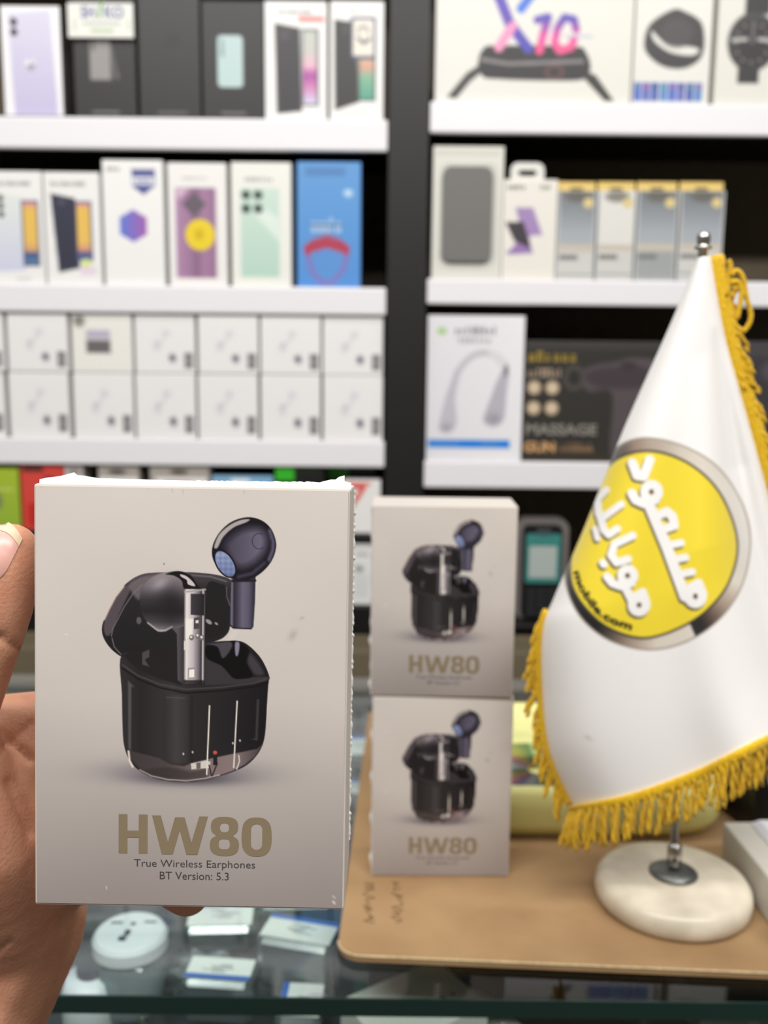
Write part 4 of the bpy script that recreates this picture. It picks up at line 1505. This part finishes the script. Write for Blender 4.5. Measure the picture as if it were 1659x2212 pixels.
def p_b4(i):
    i.poly(rrect(470, 525, 75, 186, 9), (186, 208, 208), soft=3)
    for y in (90, 103, 115): i.ell(480, y, 5, 5, (130, 150, 150))
    i.rect(476, 240, 530, 244, (130, 128, 128), soft=3)
shelf_box('phone_carton', 'black phone carton showing a pale teal phone', 'carton', (437, 3, 570, 254), z1, (42, 41, 42), p_b4)
def p_w5(i):
    i.poly([(594, 50), (648, 60), (652, 238), (598, 244)], (58, 56, 60), soft=3); i.ell(616, 74, 9, 10, (90, 88, 92)); i.ell(616, 74, 6, 7, (62, 60, 64))
    i.rect(652, 62, 688, 226, (70, 68, 76), soft=3)
    i.rect(655, 66, 684, 222, stops('y', [66, 110, 140, 160, 185, 222], [(190, 200, 190), (200, 196, 190), (230, 180, 200), (170, 80, 160), (206, 130, 180), (210, 214, 236)]), soft=3)
    i.rect(645, 35, 700, 46, (226, 132, 128), soft=3)
shelf_box('phone_carton', 'white phone carton with a red label strip and black phone', 'carton', (572, 3, 706, 256), z1, W_, p_w5, texts=[('~9', (602, 22, 676, 30), (150, 148, 150), .02)])
def p_w6(i):
    i.poly([(722, 42), (768, 48), (776, 218), (724, 236)], (56, 55, 54), soft=3); i.ell(745, 62, 7, 9, (88, 86, 86)); i.ell(745, 62, 4.5, 6, (58, 57, 56))
    i.rect(774, 110, 812, 216, (70, 78, 76), soft=3)
    i.rect(777, 112, 808, 212, stops('y', [112, 140, 165, 212], [(190, 200, 170), (220, 160, 140), (130, 180, 150), (90, 160, 140)]), soft=3)
    i.poly(rrect(757, 812, 36, 126, 6), (70, 76, 108), soft=3); i.poly(rrect(762, 807, 41, 119, 4), (232, 226, 214), soft=3)
    i.line([(775, 70), (775, 60), (788, 55), (795, 68)], 4, (120, 116, 112)); i.line([(774, 82), (786, 92), (798, 82)], 7, (110, 116, 124))
    i.rect(735, 242, 798, 246, (206, 205, 204), soft=3)
shelf_box('phone_carton', 'white phone carton with a navy framed cream sticker', 'carton', (713, 3, 829, 257), z1, W_, p_w6, texts=[('~6', (752, 20, 786, 26), (180, 178, 178), .02)])

# ---- second row
def p_r1(i):
    i.poly([(-26, 415), (52, 425), (54, 582), (-20, 586)], gy(415, (226, 232, 226), 586, (206, 210, 232)), soft=3)
    for y in (427, 444, 462): i.ell(4, y, 6, 7, (60, 62, 66))
    i.rect(48, 432, 84, 573, (84, 84, 110), soft=3)
    i.rect(51, 436, 80, 568, stops('y', [436, 450, 520, 540, 545, 568], [(214, 140, 170), (232, 190, 90), (232, 190, 96), (210, 160, 120), (70, 90, 140), (90, 130, 170)]), soft=3)
    i.rect(30, 598, 62, 602, (196, 195, 194), soft=3)
shelf_box('phone_carton', 'white phone carton showing a pale blue phone and yellow screen', 'carton', (-34, 370, 94, 612), z2, W_, p_r1, texts=[('~9', (-2, 391, 72, 401), (150, 148, 148), .02)])
def p_r2(i):
    i.poly([(112, 418), (164, 428), (170, 578), (124, 588)], (52, 54, 72), soft=3); i.ell(135, 436, 7, 8, (76, 78, 94))
    i.rect(164, 434, 199, 562, (84, 84, 110), soft=3)
    i.rect(167, 438, 195, 558, stops('y', [438, 450, 520, 540, 545, 558], [(214, 140, 170), (232, 190, 90), (232, 190, 96), (210, 150, 130), (80, 84, 140), (90, 110, 160)]), soft=3)
    i.ell(184, 568, 11, 10, (216, 232, 150), soft=4); i.rect(170, 574, 205, 594, (226, 206, 226), soft=4, alpha=.7)
shelf_box('phone_carton', 'white phone carton showing a dark navy phone and small green sticker', 'carton', (98, 372, 217, 614), z2, W_, p_r2, texts=[('~9', (113, 392, 190, 402), (150, 148, 148), .02)])
def p_r3(i):
    h = [(288, 452), (317, 469), (317, 505), (288, 522), (259, 505), (259, 469)]
    i.poly(h, gx(258, (96, 124, 214), 318, (166, 96, 176)), soft=4)
    i.poly([(287, 366), (337, 366), (337, 400), (312, 420), (289, 402)], (78, 84, 146), soft=4)
    i.poly([(289, 381), (335, 381), (335, 399), (289, 399)], (226, 226, 234), soft=3); i.line([(298, 390), (326, 390)], 5, (120, 124, 170))
shelf_box('phone_carton', 'white phone carton with a blue purple hexagon and navy shield badge', 'carton', (224, 346, 354, 616), z2, (240, 239, 238), p_r3, texts=[('~4', (234, 361, 262, 370), (120, 120, 122), .02)])
def p_r4(i):
    i.poly(rrect(380, 467, 405, 600, 4), stops('x', [380, 410, 424, 440, 467], [(176, 138, 172), (160, 120, 156), (140, 104, 136), (166, 126, 160), (150, 112, 146)]), soft=3)
    i.poly([(382, 407), (410, 407), (386, 430)], (214, 186, 206), soft=6)
    i.poly([(420, 414), (446, 440), (420, 468), (394, 440)], (104, 92, 104), soft=4)
    i.ell(432, 506, 32, 34, (236, 208, 40), soft=3); i.ell(430, 505, 10, 12, (214, 180, 30), soft=6)
shelf_box('phone_carton', 'white phone carton with purple phone and round yellow sticker', 'carton', (364, 352, 490, 617), z2, (238, 236, 234), p_r4, texts=[('~7', (396, 381, 450, 388), (214, 212, 210), .02)])
def p_r5(i):
    i.poly(rrect(520, 604, 405, 596, 5), gy(405, (206, 226, 214), 596, (184, 214, 200)), soft=4)
    i.poly([(545, 455), (604, 520), (604, 470), (560, 440)], (222, 236, 226), soft=10)
    for a in (532, 558):
        for b in (420, 449): i.poly(rrect(a - 9, a + 9, b - 9, b + 9, 5), (62, 78, 72), soft=4)
shelf_box('phone_carton', 'white phone carton showing a mint green phone with four cameras', 'carton', (500, 351, 629, 616), z2, (236, 236, 230), p_r5, texts=[('~7', (530, 382, 592, 392), (176, 178, 172), .02)])
def p_r6(i):
    i.C[:] = gy(350, (98, 156, 214), 615, (84, 146, 218))(i.X, i.Y)
    i.rect(660, 362, 745, 380, (84, 132, 190), soft=6); i.ell(752, 415, 10, 8, (190, 216, 240), soft=5)
    i.poly([(660, 545), (756, 545), (748, 580), (726, 606), (706, 616), (686, 606), (666, 580)], (128, 122, 190), soft=5)
    i.poly([(672, 545), (744, 545), (738, 574), (722, 594), (706, 603), (690, 594), (676, 574)], (92, 148, 214), soft=5)
    i.poly([(655, 530), (672, 516), (706, 508), (740, 516), (757, 530), (752, 548), (735, 540), (706, 532), (677, 540), (660, 550)], (178, 62, 86), soft=4)
    i.poly([(676, 512), (706, 502), (738, 512), (706, 508)], (170, 90, 120), soft=4)
shelf_box('phone_carton', 'bright blue carton with a red ribbon crest', 'carton', (642, 350, 779, 616), z2, (90, 150, 216), p_r6, texts=[('~5', (672, 466, 738, 500), (196, 218, 240), .03)])

# ---- third row: small white earphone boxes in two layers
cols_ = [(-124, 10), (13, 150), (155, 286), (290, 423), (427, 559), (563, 693), (697, 828)]
zmid = zline(420, 808)
proto = {}
def p_small(i):
    i.ell(50, 70, 11, 12, (214, 212, 218), gauss=True); i.ell(52, 62, 6, 4, (190, 188, 196), rot=-30, gauss=True)
    i.ell(72, 40, 12, 10, (220, 218, 224), gauss=True); i.line([(62, 60), (74, 36)], 4, (214, 212, 220), soft=6)
    i.ell(86, 96, 9, 10, (96, 92, 110), gauss=True); i.ell(84, 94, 5, 6, (70, 66, 84), gauss=True)
    i.rect(113, 84, 132, 118, (118, 116, 118), soft=4); i.rect(119, 90, 124, 112, (176, 174, 174), soft=3)
for layer, (zb, y0, y1) in enumerate(((z3, 811, 949), (zmid + .0004, 681, 806))):
    for k, (a, b) in enumerate(cols_):
        odd = layer == 1 and k == 2
        a2, b2 = (a + 4 if layer == 0 and k < 4 else a), (b + 3 if layer == 0 and k < 3 else b)
        Yp = YS + .004 + random.uniform(0, .003)
        xa_, xb_ = at_y(a2, (y0 + y1) / 2, Yp).x, at_y(b2, (y0 + y1) / 2, Yp).x
        key = (layer, odd)
        if key not in proto:
            W = .0865
            H = (zline(420, y0) if layer else zmid) - zb - .0006
            H = min(H, zline(420, 679) - zb - .001) if layer else H
            bmx = box_bm(-W / 2, W / 2, 0, .06, 0, H, bev=.0012)
            me_ = bpy.data.meshes.new('earphone_box')
            bmx.to_mesh(me_)
            bmx.free()
            me_.materials.append(side((236, 234, 234)))
            px = np.arange(2, 136, 3.0)
            py = np.arange(2, 128, 3.0)
            def pnt(X, Y, odd=odd):
                ink = Ink(X, Y, (238, 236, 236) if not odd else (238, 236, 230))
                if odd:
                    ink.ell(18, 14, 15, 16, (180, 176, 168)); ink.ell(18, 14, 8, 9, (130, 126, 118))
                    ink.rect(33, 34, 88, 54, (186, 182, 200), soft=5); ink.rect(33, 57, 88, 86, (110, 104, 108), soft=5)
                else:
                    p_small(ink)
                return ink.C
            gm = grid_mesh('printed_front', (px / 138 - .5) * W, (1 - py / 130) * H, -.0002, px, py, pnt, M_print)
            proto[key] = (me_, gm, W)
        me_, gm, W = proto[key]
        o = bpy.data.objects.new('earphone_box', me_)
        col.objects.link(o)
        o.location = ((xa_ + xb_) / 2, Yp, zb + .0003)
        if odd:
            tag(o, 'small white box with a dark grey rectangle among the earphone boxes', 'box')
        else:
            od = ['seventh', 'sixth', 'fifth', 'fourth', 'third', 'second', 'first'][k]
            tag(o, 'small white earphone box, %s layer, %s from the black post' % (('lower', 'upper')[layer], od), 'box',
                'lower layer of white earphone boxes' if layer == 0 else 'upper layer of white earphone boxes')
        link('printed_front', gm, o)

# ---- fourth row (partly hidden by the held carton)
def p_g(i):
    i.C[:] = gy(1010, (168, 190, 52), 1150, (150, 182, 60))(i.X, i.Y); i.ell(-4, 1085, 10, 20, (130, 140, 90), soft=5); i.rect(-30, 1056, 30, 1062, (196, 206, 110), soft=4)
shelf_box('accessory_box', 'lime green box standing beside the red box', 'box', (-70, 1012, 42, 1150), z4, (158, 186, 56), p_g)
def p_r(i):
    i.rect(52, 1008, 96, 1020, (50, 44, 44), soft=3); i.ell(108, 1040, 12, 10, (90, 40, 36), soft=4); i.rect(60, 1090, 130, 1140, (196, 40, 36), soft=6)
shelf_box('accessory_box', 'red box with dark printed band beside the lime green box', 'box', (47, 1008, 140, 1150), z4, (214, 72, 62), p_r)
def p_gr(i):
    i.rect(150, 1012, 176, 1026, (150, 140, 136), soft=4)
shelf_box('accessory_box', 'light grey narrow box beside the red box', 'box', (142, 1009, 181, 1150), z4, (206, 200, 196), p_gr)
def mk(cx):
    def f(i):
        i.ell(cx, 1020, 18, 6, (80, 74, 72), soft=4); i.rect(cx - 50, 1032, cx + 60, 1150, (236, 234, 234), soft=3); i.rect(cx - 30, 1040, cx + 30, 1046, (196, 160, 150), soft=4)
    return f
shelf_box('accessory_box', 'white and taupe box with a small dark logo, beside the grey box', 'box', (214, 1008, 302, 1150), z4, (176, 168, 160), mk(255))
shelf_box('accessory_box', 'white and taupe box with a small dark logo, beside the blue white box', 'box', (325, 1008, 453, 1150), z4, (176, 168, 160), mk(388))
def p_bl(i):
    i.rect(460, 1030, 588, 1060, (120, 172, 210), soft=4); i.rect(500, 1034, 540, 1050, (230, 236, 242), soft=4)
shelf_box('accessory_box', 'blue and white box in the row above the black shelf board', 'box', (458, 1030, 590, 1150), z4, (150, 190, 220), p_bl)
def p_bg(x0, x1):
    def f(i):
        i.rect(x0, 1010, x1, 1038, (52, 184, 40), soft=4); i.rect(x1 + 8, 1012, x1 + 55, 1018, (30, 60, 28), soft=4)
    return f
shelf_box('accessory_box', 'black box with a bright green square beside the blue white box', 'box', (594, 1008, 700, 1150), z4, (26, 26, 26), p_bg(592, 636))
shelf_box('accessory_box', 'black box with a bright green square behind the white red box', 'box', (706, 1008, 812, 1150), z4, (26, 26, 26), p_bg(708, 752), inset=.05)
def p_wr(i):
    i.line([(756, 1052), (786, 1052), (770, 1078)], 10, (220, 90, 84), soft=4); i.rect(752, 1042, 800, 1048, (226, 110, 104), soft=4); i.ell(763, 1085, 5, 10, (200, 70, 70), soft=4)
shelf_box('accessory_box', 'white box with red printed numeral in front of the black green one', 'box', (742, 1038, 822, 1150), z4, (238, 236, 234), p_wr, depth=.035)
# ---- fifth row
def p_w7(i):
    i.rect(770, 1195, 795, 1200, (170, 168, 170), soft=4); i.ell(776, 1228, 10, 8, (120, 120, 124), gauss=True); i.rect(766, 1240, 796, 1290, (220, 222, 222), soft=6)
shelf_box('accessory_box', 'white box on the low black shelf board next to the stacked cartons', 'box', (690, 1172, 806, 1305), z5, (236, 236, 234), p_w7)
shelf_box('accessory_box', 'light blue box on the low black shelf board near the thumb', 'box', (-80, 1168, 34, 1305), z5, (150, 190, 224), lambda i: i.rect(-60, 1200, 20, 1260, (200, 220, 236), soft=5))

# ---- right unit
q1, q2, q3, q4 = ztop_r
def p_x10(i):
    i.C[:] = gx(940, (226, 224, 218), 1365, (224, 222, 214))(i.X, i.Y)
    i.poly([(968, 211), (1010, 158), (1040, 138), (1050, 150), (1018, 176), (988, 214)], (62, 60, 58), soft=4)
    i.poly([(1265, 150), (1290, 160), (1332, 216), (1312, 216), (1268, 170)], (54, 52, 50), soft=4)
    i.poly(spline([(1045, 105), (1075, 98), (1240, 98), (1266, 110), (1278, 140), (1270, 162), (1240, 172), (1070, 170), (1042, 160), (1034, 135)], 5), (46, 44, 46), soft=4)
    i.line([(1042, 128), (1100, 137), (1260, 130)], 8, (140, 134, 136), soft=5)
    i.ell(1200, 154, 20, 16, (120, 74, 68), soft=3); i.ell(1200, 154, 15, 12, (50, 44, 46), soft=3)
    cf = stops('y', [-40, 0, 40, 75, 108], [(70, 130, 220), (70, 90, 190), (92, 76, 176), (220, 80, 160), (236, 84, 140)])
    i.line([(1070, -20), (1100, 50), (1142, 104)], 22, stops('y', [-20, 40, 104], [(86, 80, 180), (100, 76, 176), (76, 72, 176)]), soft=4)
    i.line([(1158, -30), (1124, 18)], 20, (72, 118, 212), soft=4)
    i.line([(1106, 56), (1078, 102)], 20, (240, 150, 190), soft=6)
    i.line([(1160, 42), (1182, 36), (1166, 108)], 18, cf, soft=4)
    i.line([(1244, 62), (1238, 40), (1218, 36), (1204, 58), (1198, 90), (1210, 108), (1234, 100), (1240, 84)], 17, cf, soft=4)
    i.line([(1222, 76), (1278, 76)], 5, (176, 176, 206), soft=4, alpha=.8)
shelf_box('watch_carton', 'large white smartwatch carton with colourful X10 lettering', 'carton', (941, -60, 1368, 222), q1, (224, 222, 214), p_x10, depth=.06)
def p_band(i):
    i.C[:] = (226, 224, 218)
    i.poly(spline([(1392, 90), (1404, 50), (1450, 20), (1476, 24), (1512, 46), (1522, 90), (1514, 126), (1480, 146), (1436, 142), (1402, 118)], 5), (56, 54, 56), soft=4)
    i.poly(spline([(1408, 66), (1440, 92), (1500, 100), (1512, 108), (1496, 118), (1450, 112), (1414, 88)], 5), (224, 222, 216), soft=4)
    i.ell(1462, 70, 34, 30, (70, 66, 68), soft=12)
    for k in range(8):
        x = 1374 + k * 19
        i.rect(x, 177, x + 16, 218, [(70, 100, 190), (90, 100, 180), (60, 90, 170), (80, 130, 190)][k % 4], soft=3); i.ell(x + 8, 186, 4, 4, [(90, 160, 110), (200, 80, 110), (60, 60, 90)][k % 3], soft=3)
shelf_box('watch_carton', 'white fitness band carton with a strip of small blue pictures', 'carton', (1371, -60, 1538, 225), q1, (222, 220, 214), p_band, depth=.06)
def p_rw(i):
    i.C[:] = (222, 220, 212)
    i.rect(1606, -20, 1660, 30, (40, 38, 38), soft=4); i.ell(1626, 90, 54, 64, (60, 58, 60), soft=4); i.ell(1626, 92, 44, 52, (40, 38, 40), soft=4)
    for a in np.linspace(0, 6.28, 12, endpoint=False):
        i.ell(1626 + 36 * math.cos(a), 92 + 42 * math.sin(a), 4, 4, (120, 112, 110), soft=3)
    i.line([(1584, 86), (1612, 84)], 8, (190, 188, 186), soft=3); i.line([(1640, 84), (1664, 86)], 8, (190, 188, 186), soft=3); i.line([(1626, 92), (1626, 50)], 5, (120, 112, 112), soft=3)
    i.rect(1598, 142, 1644, 180, (50, 48, 48), soft=4)
shelf_box('watch_carton', 'white carton showing a round black wristwatch', 'carton', (1549, -60, 1720, 228), q1, (222, 220, 212), p_rw, depth=.06)

def p_case(i):
    i.C[:] = (220, 218, 210)
    i.poly(rrect(950, 1072, 352, 570, 18), (196, 196, 190), soft=5)
    for k in range(16):
        i.rect(942 + k * 8.5, 326, 947 + k * 8.5, 336, (176, 174, 164), soft=3, alpha=.6)
shelf_box('case_pack', 'clear pack with a dark grey phone case inside', 'pack', (934, 316, 1086, 602), q2, (220, 218, 210), p_case, depth=.03)
cp = bpy.data.objects[-1] if False else None
pkx = [o for o in bpy.data.objects if o.get('label', '').startswith('clear pack')][0]
Wk = at_y(1086, 459, YS + .006).x - at_y(934, 459, YS + .006).x
Hk = zline(1010, 316) - q2
V, F = prism(rrect(-Wk * .36, Wk * .34, Hk * .13, Hk * .85, .012), -.006, -.0003)
mesh_obj('phone_case', V, F, mat('grey_silicone', (112, 110, 108), rough=.5), pkx)
def p_tab(i):
    i.poly([(1112, 448), (1150, 448), (1172, 506), (1130, 510)], (162, 136, 186), soft=4); i.poly([(1100, 545), (1140, 490), (1150, 545)], (150, 120, 176), soft=4)
    i.poly([(1092, 480), (1130, 478), (1148, 536), (1112, 520)], (62, 56, 62), soft=4); i.line([(1100, 545), (1148, 542)], 8, (150, 120, 180), soft=4)
ob, fm = shelf_box('accessory_pack', 'white hanging pack showing a purple and a black phone case', 'pack', (1086, 388, 1202, 603), q2, (232, 228, 220), p_tab, depth=.03,
                   texts=[('~5', (1094, 398, 1132, 410), (110, 108, 106), .03), ('~3', (1164, 398, 1186, 410), (130, 128, 126), .03)])
# hang tab with a hole
ot = rrect(1100, 1172, 352, 400, 16, 4)
V, F = [], []
pts = [fm(a, b) for a, b in ot]
hole = [fm(1136 + 20 * math.cos(t), 374 + 8 * math.sin(t)) for t in np.linspace(0, 2 * math.pi, len(ot), endpoint=False)]
best = min(range(len(ot)), key=lambda k: (pts[k][0] - hole[0][0]) ** 2 * 0 - pts[k][0] + abs(pts[k][1] - hole[0][1]))
pts = pts[best:] + pts[:best]
hole = [fm(1136 + 20 * math.cos(t), 374 - 8 * math.sin(t)) for t in [math.atan2(-(0) + (pts[k][1] - fm(1136, 374)[1]), pts[k][0] - fm(1136, 374)[0]) for k in range(len(pts))]]
n = len(pts)
for y in (.002, .0035):
    V += [(a, y, b) for a, b in pts] + [(a, y, b) for a, b in hole]
for k in range(n):
    j = (k + 1) % n
    F += [(k, j, n + j, n + k), (2 * n + k, 3 * n + k, 3 * n + j, 2 * n + j), (k, 2 * n + k, 2 * n + j, j), (n + k, n + j, 3 * n + j, 3 * n + k)]
mesh_obj('hang_tab', V, F, side((226, 224, 218)), ob)
for k, (a, b, cbody, lbl) in enumerate(((1203, 1286, 'g', 'smoky clear accessory box with yellow header beside the hanging pack'), (1289, 1371, 'w', 'white fronted clear accessory box with yellow header'),
                                        (1374, 1462, 'g', 'smoky clear accessory box with yellow header beside the white fronted one'), (1466, 1562, 'g', 'smoky clear accessory box with yellow header behind the flag pole tip'))):
    def p_c(i, a=a, b=b, g=cbody):
        if g == 'g':
            i.C[:] = stops('y', [420, 450, 500, 540], [(120, 124, 128), (136, 142, 148), (164, 170, 178), (176, 180, 184)])(i.X, i.Y)
        else:
            i.C[:] = (222, 221, 216)
        i.ell((a + b) / 2, 425, 26, 12, (96, 92, 84), soft=6, alpha=.7); i.ell(b - 18, 438, 11, 11, (220, 200, 140), soft=4)
        i.rect(a, 528, b, 542, (200, 190, 176), soft=4); i.rect(a, 543, b, 604, (206, 206, 202) if k != 2 else (160, 164, 166), soft=4)
        i.rect(a + 6, 550, a + 46, 560, (120, 120, 120), soft=4)
        i.rect(a + 4, 590, b - 4, 595, (160, 160, 158), soft=3)
        i.rect(a, 400, a + 4, 604, (196, 198, 198), soft=3); i.rect(b - 4, 400, b, 604, (196, 198, 198), soft=3)
    ob, fm = shelf_box('clear_box', lbl, 'box', (a, 412, b, 604 + k * 2), q2, (190, 192, 192), p_c, depth=.05, inset=.008)
    x0_, z0_ = fm(a + 1, 412)
    x1_, z1_ = fm(b - 1, 391)
    hd_ = bm_obj('header_strip', box_bm(x0_, x1_, .010, .012, z0_ - .002, z1_), mat('yellow_header_card', (222, 192, 112), rough=.5), ob)
    bm_obj('slot', box_bm(-.009, .009, .0095, .0099, z0_ + .001, z0_ + .006), side((120, 104, 66)), hd_)

def p_neck(i):
    i.C[:] = gx(925, (228, 226, 232), 1130, (238, 237, 242))(i.X, i.Y)
    arc_ = spline([(962, 925), (968, 870), (985, 810), (1015, 772), (1050, 762), (1080, 778), (1092, 805), (1084, 860), (1070, 905)], 6, False)
    i.line(arc_[12:46], 14, (200, 196, 202), soft=5)
    i.line(arc_[26:40], 18, (222, 220, 226), soft=6)
    i.poly(spline([(950, 920), (965, 850), (985, 800), (992, 810), (984, 860), (988, 915), (972, 936), (956, 935)], 5), (196, 192, 204), soft=5)
    i.poly(spline([(1046, 905), (1060, 860), (1078, 810), (1096, 790), (1094, 850), (1090, 905), (1070, 922), (1054, 918)], 5), (186, 182, 194), soft=5)
    i.ell(1068, 905, 18, 14, (150, 146, 158), gauss=True, alpha=.8); i.ell(966, 925, 15, 12, (160, 156, 168), gauss=True, alpha=.8)
    i.ell(1092, 800, 4, 12, (110, 108, 112), soft=4)
    i.ell(952, 716, 10, 8, (168, 206, 140), soft=6)
    i.rect(927, 952, 1104, 970, (60, 136, 220), soft=4); i.rect(995, 954, 1040, 968, (20, 126, 226), soft=4); i.rect(1080, 954, 1104, 968, (20, 130, 226), soft=4)
shelf_box('massager_carton', 'white carton showing a neck massager with blue base strip', 'carton', (922, 682, 1130, 998), q3, (232, 230, 236), p_neck, depth=.07,
          texts=[('~8', (980, 704, 1072, 724), (160, 158, 166), .03), ('~7', (988, 728, 1060, 742), (190, 188, 194), .02)])
def p_gun(i):
    i.C[:] = gy(738, (62, 60, 58), 996, (58, 50, 42))(i.X, i.Y)
    i.rect(1136, 756, 1600, 980, (50, 48, 45), soft=5)
    i.poly(spline([(1250, 815), (1270, 792), (1330, 780), (1360, 772), (1420, 780), (1430, 820), (1400, 850), (1390, 985), (1325, 985), (1322, 852), (1270, 845)], 5), (84, 76, 80), soft=6)
    i.poly(spline([(1262, 812), (1290, 796), (1380, 790), (1400, 812), (1380, 836), (1290, 836)], 5), (66, 58, 64), soft=8)
    i.ell(1354, 790, 18, 10, (60, 52, 56), soft=5)
    i.ell(1238, 816, 24, 28, (74, 70, 66), soft=4); i.ell(1238, 816, 13, 16, (46, 44, 44), soft=4)
    for a in (1153, 1192):
        for b in (838, 882): i.ell(a, b, 15, 15, (196, 176, 148), soft=4); i.ell(a, b, 6, 6, (226, 206, 176), soft=4)
    for k in range(8): i.rect(1216 + k * 9, 966, 1222 + k * 9, 976, (146, 118, 88), soft=3)
shelf_box('massager_carton', 'black massage gun carton with gold lettering', 'carton', (1132, 738, 1500, 998), q3, (56, 52, 48), p_gun, depth=.07,
          texts=[('~6', (1138, 760, 1246, 782), (190, 160, 60), .03), ('~8', (1138, 797, 1212, 815), (206, 180, 156), .03), ('MASSAGE', (1138, 916, 1292, 940), (140, 136, 128), .03),
                 ('GUN', (1134, 955, 1202, 978), (206, 160, 112), .04), ('~8', (1206, 957, 1284, 976), (140, 112, 86), .02)])
shelf_box('massager_carton', 'dark grey carton half hidden behind the flag fringe', 'carton', (1508, 738, 1720, 1000), q3, (70, 66, 70), lambda i: (i.rect(1520, 770, 1715, 985, (60, 56, 60), soft=5), i.ell(1680, 800, 40, 26, (80, 74, 84), soft=8)), depth=.07)

# ---- keypad phone in a blister on the low shelf
YP = YS + .02
bx0, bx1 = at_y(1112, 1240, YP).x, at_y(1228, 1240, YP).x
zt = at_y(1170, 1122, YP).z
H, W = zt - q4, bx1 - bx0
kp = empty('keypad_phone_pack', ((bx0 + bx1) / 2, YP, q4 + .0003))
tag(kp, 'black keypad phone with teal screen in a rounded clear blister', 'phone')
V, F = prism(rrect(-W / 2, W / 2, 0, H, .018), .010, .030)
mesh_obj('blister_shell', V, F, mat('grey_blister', (128, 122, 120), rough=.25), kp)
V, F = prism(rrect(-W * .36, W * .36, H * .03, H * .94, .008), -.002, .0098)
ph = mesh_obj('handset', V, F, mat('black_handset', (24, 24, 25), rough=.4), kp)
V, F = prism(rrect(-W * .31, W * .33, H * .38, H * .86, .003), -.003, -.0021)
s1 = mesh_obj('screen', V, F, mat('teal_film', (66, 136, 130), rough=.3), ph)
V, F = prism(rrect(-W * .25, W * .26, H * .43, H * .74, .002), -.0036, -.0031)
mesh_obj('screen_sticker', V, F, mat('pale_sticker', (176, 186, 182), rough=.5), s1)
V, F = prism(rrect(-W * .12, W * .14, H * .85, H * .91, .002), -.003, -.0021)
mesh_obj('earpiece', V, F, mat('dark_slot', (70, 76, 80)), ph)
for r_ in range(4):
    for c_ in range(3):
        V, F = prism(rrect(-W * .27 + c_ * W * .19, -W * .11 + c_ * W * .19, H * (.06 + .07 * r_), H * (.11 + .07 * r_), .0012, 2), -.0028, -.0021)
        mesh_obj('key', V, F, mat('grey_key', (44, 44, 46), rough=.5), ph)
bpy.context.view_layer.update()
